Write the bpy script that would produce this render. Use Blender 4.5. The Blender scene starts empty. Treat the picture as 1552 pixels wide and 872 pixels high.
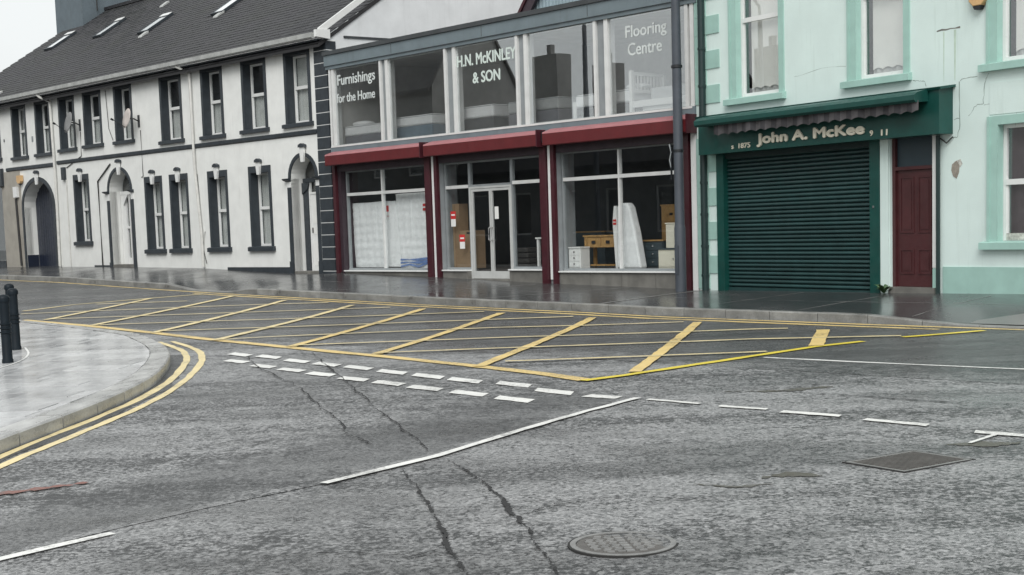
import bpy, math, random
from mathutils import Vector, Matrix
from bisect import bisect_right
random.seed(7)
sc = bpy.context.scene
COL = sc.collection
R = math.radians

# ------------------------------------------------------------------ camera
cam = bpy.data.cameras.new('camera'); camo = bpy.data.objects.new('camera', cam); COL.objects.link(camo)
rx = Vector((.99951, -.003147, -.03114)); up = Vector((.031299, .10049, .994446)); fw = Vector((0, .994933, -.100539))
M = Matrix((rx, up, -fw)).transposed().to_4x4(); M.translation = (0, 0, 1.844)
camo.matrix_world = M
cam.sensor_width = 36; cam.lens = 36 * 2127.6 / 1552
cam.shift_x = -10.05 / 1552; cam.shift_y = 122.99 / 1552
cam.clip_start = .1; cam.clip_end = 2000
sc.camera = camo

# ------------------------------------------------------------------ sky, sun, exposure
SUN_EL, SUN_AZ = R(46), R(186)          # azimuth measured clockwise from +Y (behind the camera, to the left)
w = bpy.data.worlds.new('World'); sc.world = w; w.use_nodes = True
nt = w.node_tree; bg = nt.nodes['Background']
sky = nt.nodes.new('ShaderNodeTexSky'); sky.sky_type = 'NISHITA'; sky.sun_disc = False
sky.sun_elevation = SUN_EL; sky.sun_rotation = SUN_AZ; sky.dust_density = 4; sky.air_density = 1.0; sky.ozone_density = 1
hs = nt.nodes.new('ShaderNodeHueSaturation'); hs.inputs['Saturation'].default_value = .10
nt.links.new(sky.outputs[0], hs.inputs['Color'])
mx = nt.nodes.new('ShaderNodeMix'); mx.data_type = 'RGBA'; mx.inputs[0].default_value = .72
nt.links.new(hs.outputs[0], mx.inputs[6]); mx.inputs[7].default_value = (9.6, 10.0, 10.0, 1)     # even cloud cover over the whole sky
tc = nt.nodes.new('ShaderNodeTexCoord'); cn = nt.nodes.new('ShaderNodeTexNoise'); cn.inputs['Scale'].default_value = 3; cn.inputs['Detail'].default_value = 4
nt.links.new(tc.outputs['Generated'], cn.inputs['Vector'])
mr = nt.nodes.new('ShaderNodeMapRange'); mr.inputs[1].default_value = .3; mr.inputs[2].default_value = .7; mr.inputs[3].default_value = .86; mr.inputs[4].default_value = 1.08
nt.links.new(cn.outputs['Fac'], mr.inputs[0])
ml = nt.nodes.new('ShaderNodeMix'); ml.data_type = 'RGBA'; ml.blend_type = 'MULTIPLY'; ml.inputs[0].default_value = 1
nt.links.new(mx.outputs[2], ml.inputs[6]); nt.links.new(mr.outputs[0], ml.inputs[7])
nt.links.new(ml.outputs[2], bg.inputs['Color']); bg.inputs['Strength'].default_value = .066
sl = bpy.data.lights.new('sun', 'SUN'); sl.energy = 1.5; sl.angle = R(40); sl.color = (1, .98, .95)
so = bpy.data.objects.new('sun', sl); COL.objects.link(so)
sd = Vector((math.sin(SUN_AZ) * math.cos(SUN_EL), math.cos(SUN_AZ) * math.cos(SUN_EL), math.sin(SUN_EL)))
so.rotation_euler = sd.to_track_quat('Z', 'Y').to_euler(); so.location = (0, -20, 40)
sc.view_settings.view_transform = 'Standard'; sc.view_settings.look = 'None'
sc.view_settings.exposure = 0.66; sc.view_settings.gamma = 1

# ------------------------------------------------------------------ materials
def nodes(name):
    m = bpy.data.materials.new(name); m.use_nodes = True
    t = m.node_tree; return m, t, t.nodes['Principled BSDF'], t.nodes.new, t.links.new
def noise(t, vec, scale, detail=4, rough=.55):
    n = t.nodes.new('ShaderNodeTexNoise'); n.inputs['Scale'].default_value = scale; n.inputs['Detail'].default_value = detail; n.inputs['Roughness'].default_value = rough
    if vec: t.links.new(vec, n.inputs['Vector'])
    return n.outputs['Fac']
def mapping(t, vec, s=(1, 1, 1), rot=(0, 0, 0)):
    n = t.nodes.new('ShaderNodeMapping'); n.inputs['Scale'].default_value = s; n.inputs['Rotation'].default_value = rot
    t.links.new(vec, n.inputs['Vector']); return n.outputs[0]
def rng(t, v, a, b, c, d, smooth=False):
    n = t.nodes.new('ShaderNodeMapRange'); n.inputs[1].default_value = a; n.inputs[2].default_value = b; n.inputs[3].default_value = c; n.inputs[4].default_value = d
    if smooth: n.interpolation_type = 'SMOOTHSTEP'
    t.links.new(v, n.inputs[0]); return n.outputs[0]
def mixc(t, f, a, b, blend='MIX'):
    n = t.nodes.new('ShaderNodeMix'); n.data_type = 'RGBA'; n.blend_type = blend
    for i, x in ((0, f), (6, a), (7, b)):
        if hasattr(x, 'links'): t.links.new(x, n.inputs[i])
        else: n.inputs[i].default_value = x if i == 0 else (*x[:3], 1)
    return n.outputs[2]
def math_(t, op, a, b):
    n = t.nodes.new('ShaderNodeMath'); n.operation = op
    for i, x in enumerate((a, b)):
        if hasattr(x, 'links'): t.links.new(x, n.inputs[i])
        else: n.inputs[i].default_value = x
    return n.outputs[0]
def bump(t, b, h, strength, dist=.01):
    n = t.nodes.new('ShaderNodeBump'); n.inputs['Strength'].default_value = strength; n.inputs['Distance'].default_value = dist
    t.links.new(h, n.inputs['Height']); t.links.new(n.outputs[0], b.inputs['Normal'])
MATS = {}
def mat(name, col, rough=.6, var=.15, scale=3, bmp=0, bscale=80, bdist=.004, streak=0, stcol=(.12, .12, .1), rnd=0, metal=0, spec=.5, fine=.0):
    if name in MATS: return MATS[name]
    m, t, b, new, link = nodes(name)
    c = new('ShaderNodeTexCoord').outputs['Object']
    f = noise(t, c, scale, 5)
    base = mixc(t, rng(t, f, .3, .7, 0, 1), tuple(x * (1 - var) for x in col), tuple(min(1, x * (1 + var * .6)) for x in col))
    if fine:
        g = noise(t, c, bscale * .7, 3)
        base = mixc(t, rng(t, g, .35, .65, 0, fine), base, tuple(x * .45 for x in col))
    if streak:
        s = noise(t, mapping(t, c, (5, 5, .35)), 1.6, 6, .65)
        base = mixc(t, rng(t, s, .56, .82, 0, streak), base, stcol)
    if rnd:
        oi = new('ShaderNodeObjectInfo').outputs['Random']
        k = rng(t, oi, 0, 1, 1 - rnd, 1 + rnd)
        base = mixc(t, 1.0, base, k, 'MULTIPLY')
    link(base, b.inputs['Base Color'])
    link(rng(t, noise(t, c, scale * 2.3, 3), .3, .7, max(.03, rough - .1), min(1, rough + .1)), b.inputs['Roughness'])
    b.inputs['Metallic'].default_value = metal; b.inputs['Specular IOR Level'].default_value = spec
    if bmp: bump(t, b, noise(t, c, bscale, 4), bmp, bdist)
    MATS[name] = m; return m

def glass_mat(name, ior=1.6, tint=(.975, .985, .985), rough=.0):
    m, t, b, new, link = nodes(name); t.nodes.remove(b)
    out = t.nodes['Material Output']
    tr = new('ShaderNodeBsdfTransparent'); tr.inputs[0].default_value = (*tint, 1)
    gl = new('ShaderNodeBsdfGlossy'); gl.inputs['Roughness'].default_value = rough; gl.inputs['Color'].default_value = (.95, .97, .98, 1)
    fr = new('ShaderNodeFresnel')
    bf = new('ShaderNodeNewGeometry').outputs['Backfacing']; link(rng(t, bf, 0, 1, ior, 1 / ior), fr.inputs[0])   # same reflectance on both faces of the pane
    c = new('ShaderNodeTexCoord').outputs['Object']
    bp = new('ShaderNodeBump'); bp.inputs['Strength'].default_value = .03; bp.inputs['Distance'].default_value = .01
    link(noise(t, c, 1.3, 1), bp.inputs['Height']); link(bp.outputs[0], gl.inputs['Normal'])
    mxs = new('ShaderNodeMixShader'); link(fr.outputs[0], mxs.inputs[0]); link(tr.outputs[0], mxs.inputs[1]); link(gl.outputs[0], mxs.inputs[2])
    link(mxs.outputs[0], out.inputs[0]); MATS[name] = m; return m
GLASS = glass_mat('window_glass', 1.55); GLASSU = glass_mat('showroom_glass', 2.85)

def asphalt(name, dark=.0, light=1.0, edge=False, grain=1.0, seed=0., gloss=0.):
    m, t, b, new, link = nodes(name)
    c = new('ShaderNodeTexCoord').outputs['Object']
    if seed:
        ad = new('ShaderNodeVectorMath'); ad.operation = 'ADD'; ad.inputs[1].default_value = (seed, seed * .7, 0); link(c, ad.inputs[0]); c = ad.outputs[0]
    v = new('ShaderNodeTexVoronoi'); v.inputs['Scale'].default_value = 48; link(c, v.inputs['Vector'])
    n1 = noise(t, c, 25 * grain, 8, .80); n2 = noise(t, c, 5, 6, .65)
    tr = noise(t, mapping(t, c, (.16, 1.25, 1), (0, 0, R(-54))), 1.0, 6, .6)      # wheel tracks along the side road
    mr_ = noise(t, mapping(t, c, (.22, 1.0, 1), (0, 0, R(48))), .8, 6, .62)       # and along the main road
    st = mixc(t, rng(t, v.outputs['Color'], .1, .9, 0, 1), tuple(x * light for x in (.135, .137, .141)), tuple(x * light for x in (.43, .433, .435)))
    lo = math_(t, 'ADD', math_(t, 'MULTIPLY', math_(t, 'SUBTRACT', n2, .5), .28), math_(t, 'MULTIPLY', math_(t, 'SUBTRACT', tr, .5), .30))
    lo = math_(t, 'ADD', lo, math_(t, 'MULTIPLY', math_(t, 'SUBTRACT', mr_, .5), .22))
    k = math_(t, 'ADD', n1, lo)                                                     # binder shows through between the stones, more where the traffic polishes it
    dk = rng(t, k, .475, .555, 0, .97)
    if dark:
        if edge:
            at = new('ShaderNodeAttribute'); at.attribute_name = 'edge'
            e_ = math_(t, 'ADD', at.outputs['Fac'], math_(t, 'MULTIPLY', math_(t, 'SUBTRACT', n2, .5), 1.6)); dd = rng(t, e_, .15, .85, 0, dark, True)
        else: dd = dark
        dk = math_(t, 'ADD', math_(t, 'MULTIPLY', dk, math_(t, 'SUBTRACT', 1.0, dd)), dd)
    chip = noise(t, c, 70, 2, .5)
    st = mixc(t, rng(t, chip, .66, .72, 0, .8), st, (.52, .52, .51))
    st = mixc(t, dk, st, (.015, .016, .017))
    st = mixc(t, rng(t, noise(t, mapping(t, c, (.5, 1.2, 1), (0, 0, R(-30))), 1.3, 5, .7), .60, .80, 0, .55), st, (.042, .040, .034))
    link(st, b.inputs['Base Color'])
    h = math_(t, 'ADD', math_(t, 'MULTIPLY', n1, -1.6), math_(t, 'MULTIPLY', v.outputs['Distance'], -.7))
    bump(t, b, math_(t, 'ADD', h, math_(t, 'MULTIPLY', n2, .5)), .8, .012)
    wt = rng(t, noise(t, mapping(t, c, (.45, 1.1, 1), (0, 0, R(-40))), .7, 5, .6), .48, .66, 0, 1, True)      # standing water film
    st = mixc(t, math_(t, 'MULTIPLY', wt, .42), st, (.040, .041, .043)); link(st, b.inputs['Base Color'])
    link(math_(t, 'SUBTRACT', math_(t, 'ADD', rng(t, tr, .35, .65, .36 - gloss, .50 - gloss), rng(t, n1, .3, .7, .09, -.09)), math_(t, 'MULTIPLY', wt, .13)), b.inputs['Roughness']); b.inputs['Specular IOR Level'].default_value = .85
    MATS[name] = m; return m
ASPH = asphalt('wet_asphalt'); ASPHD = asphalt('wet_asphalt_patch', .5, edge=True); ASPHM = asphalt('main_road_asphalt', .55, .75, True, 1.5, 0., .10)
def wet(name, col, rlo, rhi, bmp, var=.25, scale=1.2, rot=0, rnd=0, fine=.3, spec=.5):
    m, t, b, new, link = nodes(name)
    c = new('ShaderNodeTexCoord').outputs['Object']
    big = noise(t, mapping(t, c, (1, .35, 1), (0, 0, rot)), scale, 6, .6)
    fi = noise(t, c, 45, 4, .7)
    base = mixc(t, rng(t, big, .3, .7, 0, 1), tuple(x * (1 - var) for x in col), tuple(x * (1 + var) for x in col))
    base = mixc(t, rng(t, fi, .45, .7, 0, fine), base, tuple(x * .4 for x in col))
    if rnd: base = mixc(t, 1.0, base, rng(t, new('ShaderNodeObjectInfo').outputs['Random'], 0, 1, 1 - rnd, 1 + rnd), 'MULTIPLY')
    link(base, b.inputs['Base Color']); link(rng(t, big, .3, .7, rlo, rhi), b.inputs['Roughness'])
    b.inputs['Specular IOR Level'].default_value = spec
    bump(t, b, math_(t, 'ADD', math_(t, 'MULTIPLY', big, 2.0), math_(t, 'MULTIPLY', fi, .25)), bmp, .02)
    MATS[name] = m; return m
KERBN = wet('wet_corner_kerb', (.40, .40, .39), .22, .36, .10, rnd=.12, scale=5, var=.35, fine=.35)
FARPAVE = wet('wet_footway', (.058, .059, .060), .14, .30, .022, rot=R(20), fine=.4, scale=.8)
SLABM = wet('wet_paving_stone', (.56, .565, .57), .13, .24, .02, rnd=.20, scale=3.5, var=.12, spec=.7)
KERBM = wet('wet_kerb_stone', (.22, .22, .21), .25, .45, .18, rnd=.14, scale=4, var=.35, fine=.5)
def paint(name, col, wear=.5, under=(.05, .05, .052)):
    m, t, b, new, link = nodes(name)
    c = new('ShaderNodeTexCoord').outputs['Object']
    a = noise(t, c, 26, 6, .75); g = noise(t, c, 1.4, 4)
    k = math_(t, 'ADD', a, math_(t, 'MULTIPLY', math_(t, 'SUBTRACT', g, .5), .6))
    base = mixc(t, rng(t, noise(t, c, 3, 4), .3, .7, 0, 1), tuple(x * .82 for x in col), col)
    base = mixc(t, rng(t, k, .52, .68, 0, wear), base, under)
    link(base, b.inputs['Base Color']); b.inputs['Roughness'].default_value = .42
    bump(t, b, noise(t, c, 60, 3), .3, .004); MATS[name] = m; return m
YEL = paint('worn_yellow_line', (.80, .60, .24), .85); YEL2 = paint('pale_yellow_line', (.84, .70, .38), .5); YELB = paint('fresh_yellow_line', (.82, .66, .06), .15); WHT = paint('white_line', (.84, .84, .81), .6)
GUTT = asphalt('gutter_asphalt', .8, seed=5.)
CRACK = mat('tar_crack', (.024, .024, .025), .9, .3, 8); STAIN = paint('red_spill', (.21, .075, .055), .95, (.10, .095, .09)); SILT = paint('brown_silt', (.085, .078, .06), .95, (.15, .15, .148))

WHITE = mat('white_roughcast', (.76, .77, .75), .8, .07, 2.2, .55, 48, .008, streak=.42, stcol=(.50, .50, .46))
GABW = mat('gable_roughcast', (.72, .74, .75), .85, .09, 1.5, .45, 50, .006, streak=.3, stcol=(.45, .46, .46))
BEIGE = mat('beige_render', (.36, .34, .30), .8, .15, 2, .3, 50, .005, streak=.35)
TRIM = mat('slate_blue_trim', (.030, .038, .046), .5, .25, 5, .15, 60, .003)
TRIM2 = mat('navy_door_paint', (.016, .022, .040), .4, .2, 5)
UPVC = mat('white_upvc', (.74, .75, .74), .35, .05, 4)
SLATE = mat('roof_slate', (.030, .030, .034), .62, .35, 2.2, .25, 40, .004, rnd=.35, fine=.3)
ROOFU = mat('roof_felt', (.03, .03, .032), .8)
GUTTER = mat('grey_gutter', (.42, .43, .42), .45, .2, 4, streak=.5)
PIPE = mat('cream_downpipe', (.62, .62, .59), .5, .15, 5, streak=.3)
CABLE = mat('black_cable', (.03, .03, .03), .5)
CHIM = mat('blue_grey_render', (.115, .145, .165), .8, .12, 2, .3, 40, .006, streak=.4, stcol=(.06, .07, .06))
CURT = mat('net_curtain', (.62, .63, .61), .9, .12, 3); DARKIN = mat('dark_interior', (.03, .032, .034), .9)
BLINDM = mat('cream_blind', (.84, .82, .78), .85, .06, 3); BROWNC = mat('brown_curtain', (.10, .075, .085), .8, .2, 4)
FASC = mat('grey_fascia', (.155, .195, .215), .45, .12, 2, streak=.35, stcol=(.07, .08, .085)); FASCD = mat('dark_grey_flashing', (.05, .056, .06), .5, .2, 3)
ALU = mat('aluminium_frame', (.66, .67, .66), .38, .08, 4, streak=.15); ALUD = mat('dull_aluminium', (.50, .51, .50), .4, .1, 4, streak=.2); GREYP = mat('grey_panel', (.25, .27, .28), .5, .15, 3)
RED = mat('red_canopy', (.112, .011, .014), .45, .15, 3, streak=.5, stcol=(.075, .015, .016)); MAROON = mat('maroon_rail', (.056, .011, .017), .4, .2, 4)
REDTOP = mat('pale_red_canopy_top', (.36, .14, .15), .4, .12, 3)  # top slope is a paler red than the hood front
PURPLE = mat('plum_roller_box', (.040, .026, .034), .5, .2, 4)
STONE = mat('stained_stone', (.17, .165, .15), .6, .35, 2.5, .35, 40, .006, streak=.5, stcol=(.05, .05, .042))
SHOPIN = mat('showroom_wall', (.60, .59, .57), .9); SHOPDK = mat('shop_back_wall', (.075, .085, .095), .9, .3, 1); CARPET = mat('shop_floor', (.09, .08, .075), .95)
MINT = mat('mint_render', (.655, .775, .745), .75, .06, 1.3, .35, 45, .006, streak=.42, stcol=(.42, .52, .47))
MINTD = mat('mint_trim', (.345, .535, .48), .55, .10, 3, .12, 50, .004, streak=.15, stcol=(.16, .3, .26))
BOTTLE = mat('bottle_green', (.006, .060, .050), .38, .2, 3, streak=.25, stcol=(.02, .07, .06)); DRAIN = mat('dark_green_pipe', (.010, .028, .028), .4)
SLATM = mat('shutter_green', (.020, .056, .056), .38, .2, 3, streak=.5, stcol=(.06, .10, .10), rnd=.18)
DOORB = mat('oxblood_door', (.066, .018, .020), .42, .2, 4, streak=.2, stcol=(.04, .015, .015)); SLATEBL = mat('blue_transom', (.025, .045, .058), .4)
CREAML = mat('cream_letter', (.74, .70, .58), .5, .06, 5); FROST = mat('frosted_letter', (.62, .70, .66), .6, .05, 5); FROSTD = mat('faded_letter', (.60, .64, .63), .6, .15, 6)
WHITEP = mat('white_gloss', (.78, .78, .76), .35, .05, 3); OAK = mat('oak', (.40, .235, .085), .5, .25, 8); DKGREY = mat('charcoal_furniture', (.045, .065, .075), .5); CREAMF = mat('cream_furniture', (.74, .70, .58), .5, .05)
POLY = mat('polythene_wrap', (.86, .87, .87), .3, .10, 4, .6, 9, .02); POLYB = mat('blue_wrap', (.16, .25, .50), .35, .3, 6, .5, 12, .02); CARD = mat('cardboard', (.29, .195, .115), .8, .15, 3); REDL = mat('red_label', (.55, .03, .03), .5)
MATT = mat('mattress_fabric', (.88, .88, .88), .85, .08, 5, .3, 14, .01); BASEG = mat('divan_grey', (.21, .21, .23), .9, .15, 4); BASEB = mat('divan_blue_grey', (.20, .26, .31), .9, .15, 4); BASEDK = mat('divan_charcoal', (.055, .058, .062), .9)
WICK = mat('dark_wicker', (.045, .042, .040), .7, .3, 20); BLACK = mat('black_metal', (.012, .014, .017), .4); CHROME = mat('steel', (.6, .6, .6), .3, .1, 4, metal=1)
BOLL = mat('bollard_paint', (.006, .011, .016), .5, .2, 6, spec=.22); POSTM = mat('grey_post', (.060, .070, .086), .45, .15, 3, streak=.3, stcol=(.04, .045, .05))
IRON = mat('cast_iron', (.22, .22, .215), .4, .3, 12, .3, 60, .003); IRONR = mat('rusty_iron', (.100, .094, .088), .5, .3, 9, .3, 60, .003); GROUT = mat('dirt_joint', (.02, .02, .019), .8)
AMBER = mat('alarm_amber', (.62, .40, .19), .45); DISHG = mat('dish_grey', (.20, .20, .20), .5, .15, 5); DISHB = mat('dish_beige', (.50, .45, .42), .5, .15, 5)
LEAF = mat('fern_leaf', (.06, .12, .05), .55, .3, 9); CORR = mat('blue_grey_cladding', (.27, .35, .39), .5, .1, 2, streak=.25, stcol=(.15, .19, .21))
BACKW = mat('old_render', (.17, .17, .165), .85, .2, 1.5); AWN = mat('weathered_awning', (.085, .08, .085), .85, .3, 5, streak=.5, stcol=(.08, .085, .08)); AWND = mat('dark_awning_stripe', (.045, .043, .048), .85, .25, 5)
CRACKL = mat('hairline_crack', (.25, .31, .285), .9); PLASTER = mat('bare_plaster', (.30, .27, .23), .9, .3, 14); CONC = mat('pale_concrete_joint', (.24, .24, .23), .5, .2, 4)
FLAKE = mat('flaking_paint', (.50, .50, .46), .8, .5, 22); RUST = mat('rust_run', (.52, .64, .54), .8, .15, 6)

# ------------------------------------------------------------------ mesh helpers
ZB = {}
class MB:
    def __init__(s): s.v = []; s.f = []
    def add(s, vs, fs):
        o = len(s.v); s.v += [tuple(x) for x in vs]; s.f += [tuple(i + o for i in f) for f in fs]; return s
    def box(s, x0, x1, y0, y1, z0, z1):
        if x0 > x1: x0, x1 = x1, x0
        if y0 > y1: y0, y1 = y1, y0
        if z0 > z1: z0, z1 = z1, z0
        return s.add([(x0, y0, z0), (x1, y0, z0), (x1, y1, z0), (x0, y1, z0), (x0, y0, z1), (x1, y0, z1), (x1, y1, z1), (x0, y1, z1)],
                     [(0, 3, 2, 1), (4, 5, 6, 7), (0, 1, 5, 4), (1, 2, 6, 5), (2, 3, 7, 6), (3, 0, 4, 7)])
    def prism(s, poly, axis, a, b):
        # poly: 2D points; axis 'y' -> (x,z) swept in y; 'x' -> (y,z) swept in x; 'z' -> (x,y) swept in z
        n = len(poly)
        mk = {'y': lambda p, t: (p[0], t, p[1]), 'x': lambda p, t: (t, p[0], p[1]), 'z': lambda p, t: (p[0], p[1], t)}[axis]
        vs = [mk(p, a) for p in poly] + [mk(p, b) for p in poly]
        fs = [tuple(range(n)), tuple(range(2 * n - 1, n - 1, -1))] + [(i, i + n, (i + 1) % n + n, (i + 1) % n) for i in range(n)]
        return s.add(vs, fs)
    def tube(s, pts, r, n=8, caps=True):
        pts = [Vector(p) for p in pts]; rs = r if isinstance(r, (list, tuple)) else [r] * len(pts)
        vs = []; fs = []
        for i, p in enumerate(pts):
            d = (pts[min(i + 1, len(pts) - 1)] - pts[max(i - 1, 0)]).normalized()
            a = d.cross(Vector((0, 0, 1)));
            if a.length < .05: a = d.cross(Vector((1, 0, 0)))
            a.normalize(); b = d.cross(a)
            vs += [p + (a * math.cos(2 * math.pi * k / n) + b * math.sin(2 * math.pi * k / n)) * rs[i] for k in range(n)]
        for i in range(len(pts) - 1):
            for k in range(n): fs.append((i * n + k, i * n + (k + 1) % n, (i + 1) * n + (k + 1) % n, (i + 1) * n + k))
        if caps: fs += [tuple(range(n - 1, -1, -1)), tuple((len(pts) - 1) * n + k for k in range(n))]
        return s.add(vs, fs)
    def lathe(s, prof, cx=0, cy=0, n=20):
        vs = []; fs = []
        for r, z in prof: vs += [(cx + r * math.cos(2 * math.pi * k / n), cy + r * math.sin(2 * math.pi * k / n), z) for k in range(n)]
        for i in range(len(prof) - 1):
            for k in range(n): fs.append((i * n + k, i * n + (k + 1) % n, (i + 1) * n + (k + 1) % n, (i + 1) * n + k))
        fs += [tuple(range(n - 1, -1, -1)), tuple((len(prof) - 1) * n + k for k in range(n))]
        return s.add(vs, fs)
    def mesh(s, name, m, dz=0, smooth=False):
        me = bpy.data.meshes.new(name); me.from_pydata([(x, y, z - dz) for x, y, z in s.v], [], s.f); me.update()
        import bmesh
        bm = bmesh.new(); bm.from_mesh(me); bmesh.ops.recalc_face_normals(bm, faces=bm.faces); bm.to_mesh(me); bm.free()
        if m: me.materials.append(m)
        if smooth:
            me.polygons.foreach_set('use_smooth', [True] * len(me.polygons))
            try: me.set_sharp_from_angle(angle=R(40))
            except Exception: pass
        return me
    def build(s, name, m, parent=None, smooth=False, bevel=0):
        r = parent
        while r is not None and r.parent is not None: r = r.parent
        o = bpy.data.objects.new(name, s.mesh(name, m, ZB.get(r.name, 0) if r is not None else 0, smooth)); COL.objects.link(o)
        if parent is not None: o.parent = parent
        if bevel:
            md = o.modifiers.new('bevel', 'BEVEL'); md.width = bevel; md.segments = 2; md.limit_method = 'ANGLE'; md.angle_limit = R(50)
        return o
def box(name, m, parent, *a, **k): return MB().box(*a).build(name, m, parent, **k)
def tag(o, label=None, cat=None, group=None, kind=None):
    if label: o['label'] = label
    if cat: o['category'] = cat
    if group: o['group'] = group
    if kind: o['kind'] = kind
    return o
def thing(name, label, cat, loc=(0, 0, 0), rotz=0, group=None, zb=None):
    o = bpy.data.objects.new(name, None); COL.objects.link(o); o.empty_display_size = .2
    o.location = loc; o.rotation_euler = (0, 0, rotz); tag(o, label, cat, group)
    ZB[o.name] = loc[2] if zb is None else zb
    return o
def copy_tree(o, parent=None):
    c = o.copy(); COL.objects.link(c); c.parent = parent
    for ch in list(o.children): copy_tree(ch, c)
    if parent is None: ZB[c.name] = ZB.get(o.name, 0)
    return c
def text(name, body, m, parent, u0, u1, z0, z1, v, depth=.004, bold=.0, spacing=1.0):
    cu = bpy.data.curves.new(name, 'FONT'); cu.body = body; cu.size = 1; cu.extrude = .5; cu.offset = 0; cu.space_character = spacing; cu.resolution_u = 4
    o = bpy.data.objects.new(name, cu); COL.objects.link(o)
    dg = bpy.context.evaluated_depsgraph_get(); me = bpy.data.meshes.new_from_object(o.evaluated_get(dg))
    bpy.data.objects.remove(o)
    xs = [q.co.x for q in me.vertices]; ys = [q.co.y for q in me.vertices]
    sx = (u1 - u0) / (max(xs) - min(xs)); sy = (z1 - z0) / (max(ys) - min(ys)); mx_, my_ = min(xs), min(ys)
    r = parent
    while r.parent is not None: r = r.parent
    dz = ZB.get(r.name, 0)
    for q in me.vertices:
        x, y, z = q.co; q.co = (u0 + (x - mx_) * sx, v - depth * (z + .5), z0 + (y - my_) * sy - dz)
    if bold:          # heavier strokes: the same letters again, nudged sideways, each a hair deeper
        import bmesh
        bm = bmesh.new(); bm.from_mesh(me); k_ = bold * sx
        for i_, (ox, oz) in enumerate(((k_, 0), (-k_, 0), (0, k_ * .7), (0, -k_ * .7), (k_ * .5, 0), (-k_ * .5, 0))):
            t2 = me.copy()
            for q in t2.vertices: q.co.x += ox; q.co.z += oz; q.co.y += .0006 * (i_ + 1)
            bm.from_mesh(t2); bpy.data.meshes.remove(t2)
        bm.to_mesh(me); bm.free()
    me.update(); me.materials.clear(); me.materials.append(m)
    t = bpy.data.objects.new(name, me); COL.objects.link(t); t.parent = parent; return t
def interp(x, xs, ys):
    if x <= xs[0]: return ys[0]
    if x >= xs[-1]: return ys[-1]
    i = bisect_right(xs, x) - 1; f = (x - xs[i]) / (xs[i + 1] - xs[i]); return ys[i] * (1 - f) + ys[i + 1] * f

# ------------------------------------------------------------------ frames of the three facades (u along the street, v into the building)
PX, PY = -5.23007, 39.48819
DS = (.665392, -.746495); NS = (.746495, .665392)
FR = {'S': ((PX, PY), -.842778), 'W': ((PX, PY), -.815999), 'R': ((3.80077, 29.3566), -.991317)}
def W3(f, u, v, z=0):
    (x, y), a = FR[f]; c, s = math.cos(a), math.sin(a); return (x + u * c - v * s, y + u * s + v * c, z)

# ------------------------------------------------------------------ ground: the road falls across the picture and along the shops
KS = [-40, -22, -12.7, -7.3, -3.8, -1.5, 2.4, 6.8, 10.2, 14.7, 16.7, 21, 40]; KZ = [.84, .82, .80, .75, .67, .62, .55, .49, .44, .40, .37, .36, .37]
BS = [-40, -30, -22, -13, -7, -5.3, -1.75, 0, .5, 4.5, 6.35, 9, 13, 13.6, 14.3, 18.5, 21.5, 26]; BZ = [.92, .92, .91, .915, .86, .81, .695, .70, .72, .64, .58, .505, .425, .405, .42, .463, .51, .53]
KN = 4.35; GA, GB = .0204833, .0168898
def sn(x, y): dx, dy = x - PX, y - PY; return dx * DS[0] + dy * DS[1], -(dx * NS[0] + dy * NS[1])
def xy(s, n): return PX + DS[0] * s - NS[0] * n, PY + DS[1] * s - NS[1] * n
def plane(x, y):
    r = math.hypot(x, y); k = min(1, 60 / max(r, 1e-6)); return (GA * x + GB * y) * k
def road(x, y):
    s, n = sn(x, y); kx, ky = xy(s, KN); corr = interp(s, KS, KZ) - .13 - (GA * kx + GB * ky)
    t = min(1, max(0, (n - KN) / 13)); fade = max(0, min(1, (70 - math.hypot(x, y)) / 10)); return plane(x, y) + corr * (1 - t * t * (3 - 2 * t)) * fade
def drop(s):          # dropped kerbs at the two crossings
    a = max(0, 1 - max(0, abs(s - .9) - .9) / 1.3); b = min(1, max(0, (s - 20.6) / 1.6)); return .11 * max(a, b)
def nf(s): return max(0, (s - 13.57) * .149)
def pave(s, n):
    kt = interp(s, KS, KZ); q = min(1, max(0, (n - 3.0) / 1.2))
    return kt + (interp(s, BS, BZ) - kt) * max(-.1, (KN - n)) / (KN - nf(s)) - drop(s) * q

xsr = sorted(set([-400, -200, -110, -70, -50] + [round(-40 + .5 * i, 3) for i in range(105)] + [16, 22, 32, 50, 70, 110, 200, 400]))
ysr = sorted(set([-400, -200, -110, -60, -30, -12, -4] + [round(.5 * i, 3) for i in range(125)] + [66, 75, 100, 150, 250, 400]))
mb = MB(); mb.add([(x, y, road(x, y)) for y in ysr for x in xsr], [(j * len(xsr) + i, j * len(xsr) + i + 1, (j + 1) * len(xsr) + i + 1, (j + 1) * len(xsr) + i) for j in range(len(ysr) - 1) for i in range(len(xsr) - 1)])
ROAD = tag(mb.build('road', ASPH, smooth=True), kind='structure')

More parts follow.
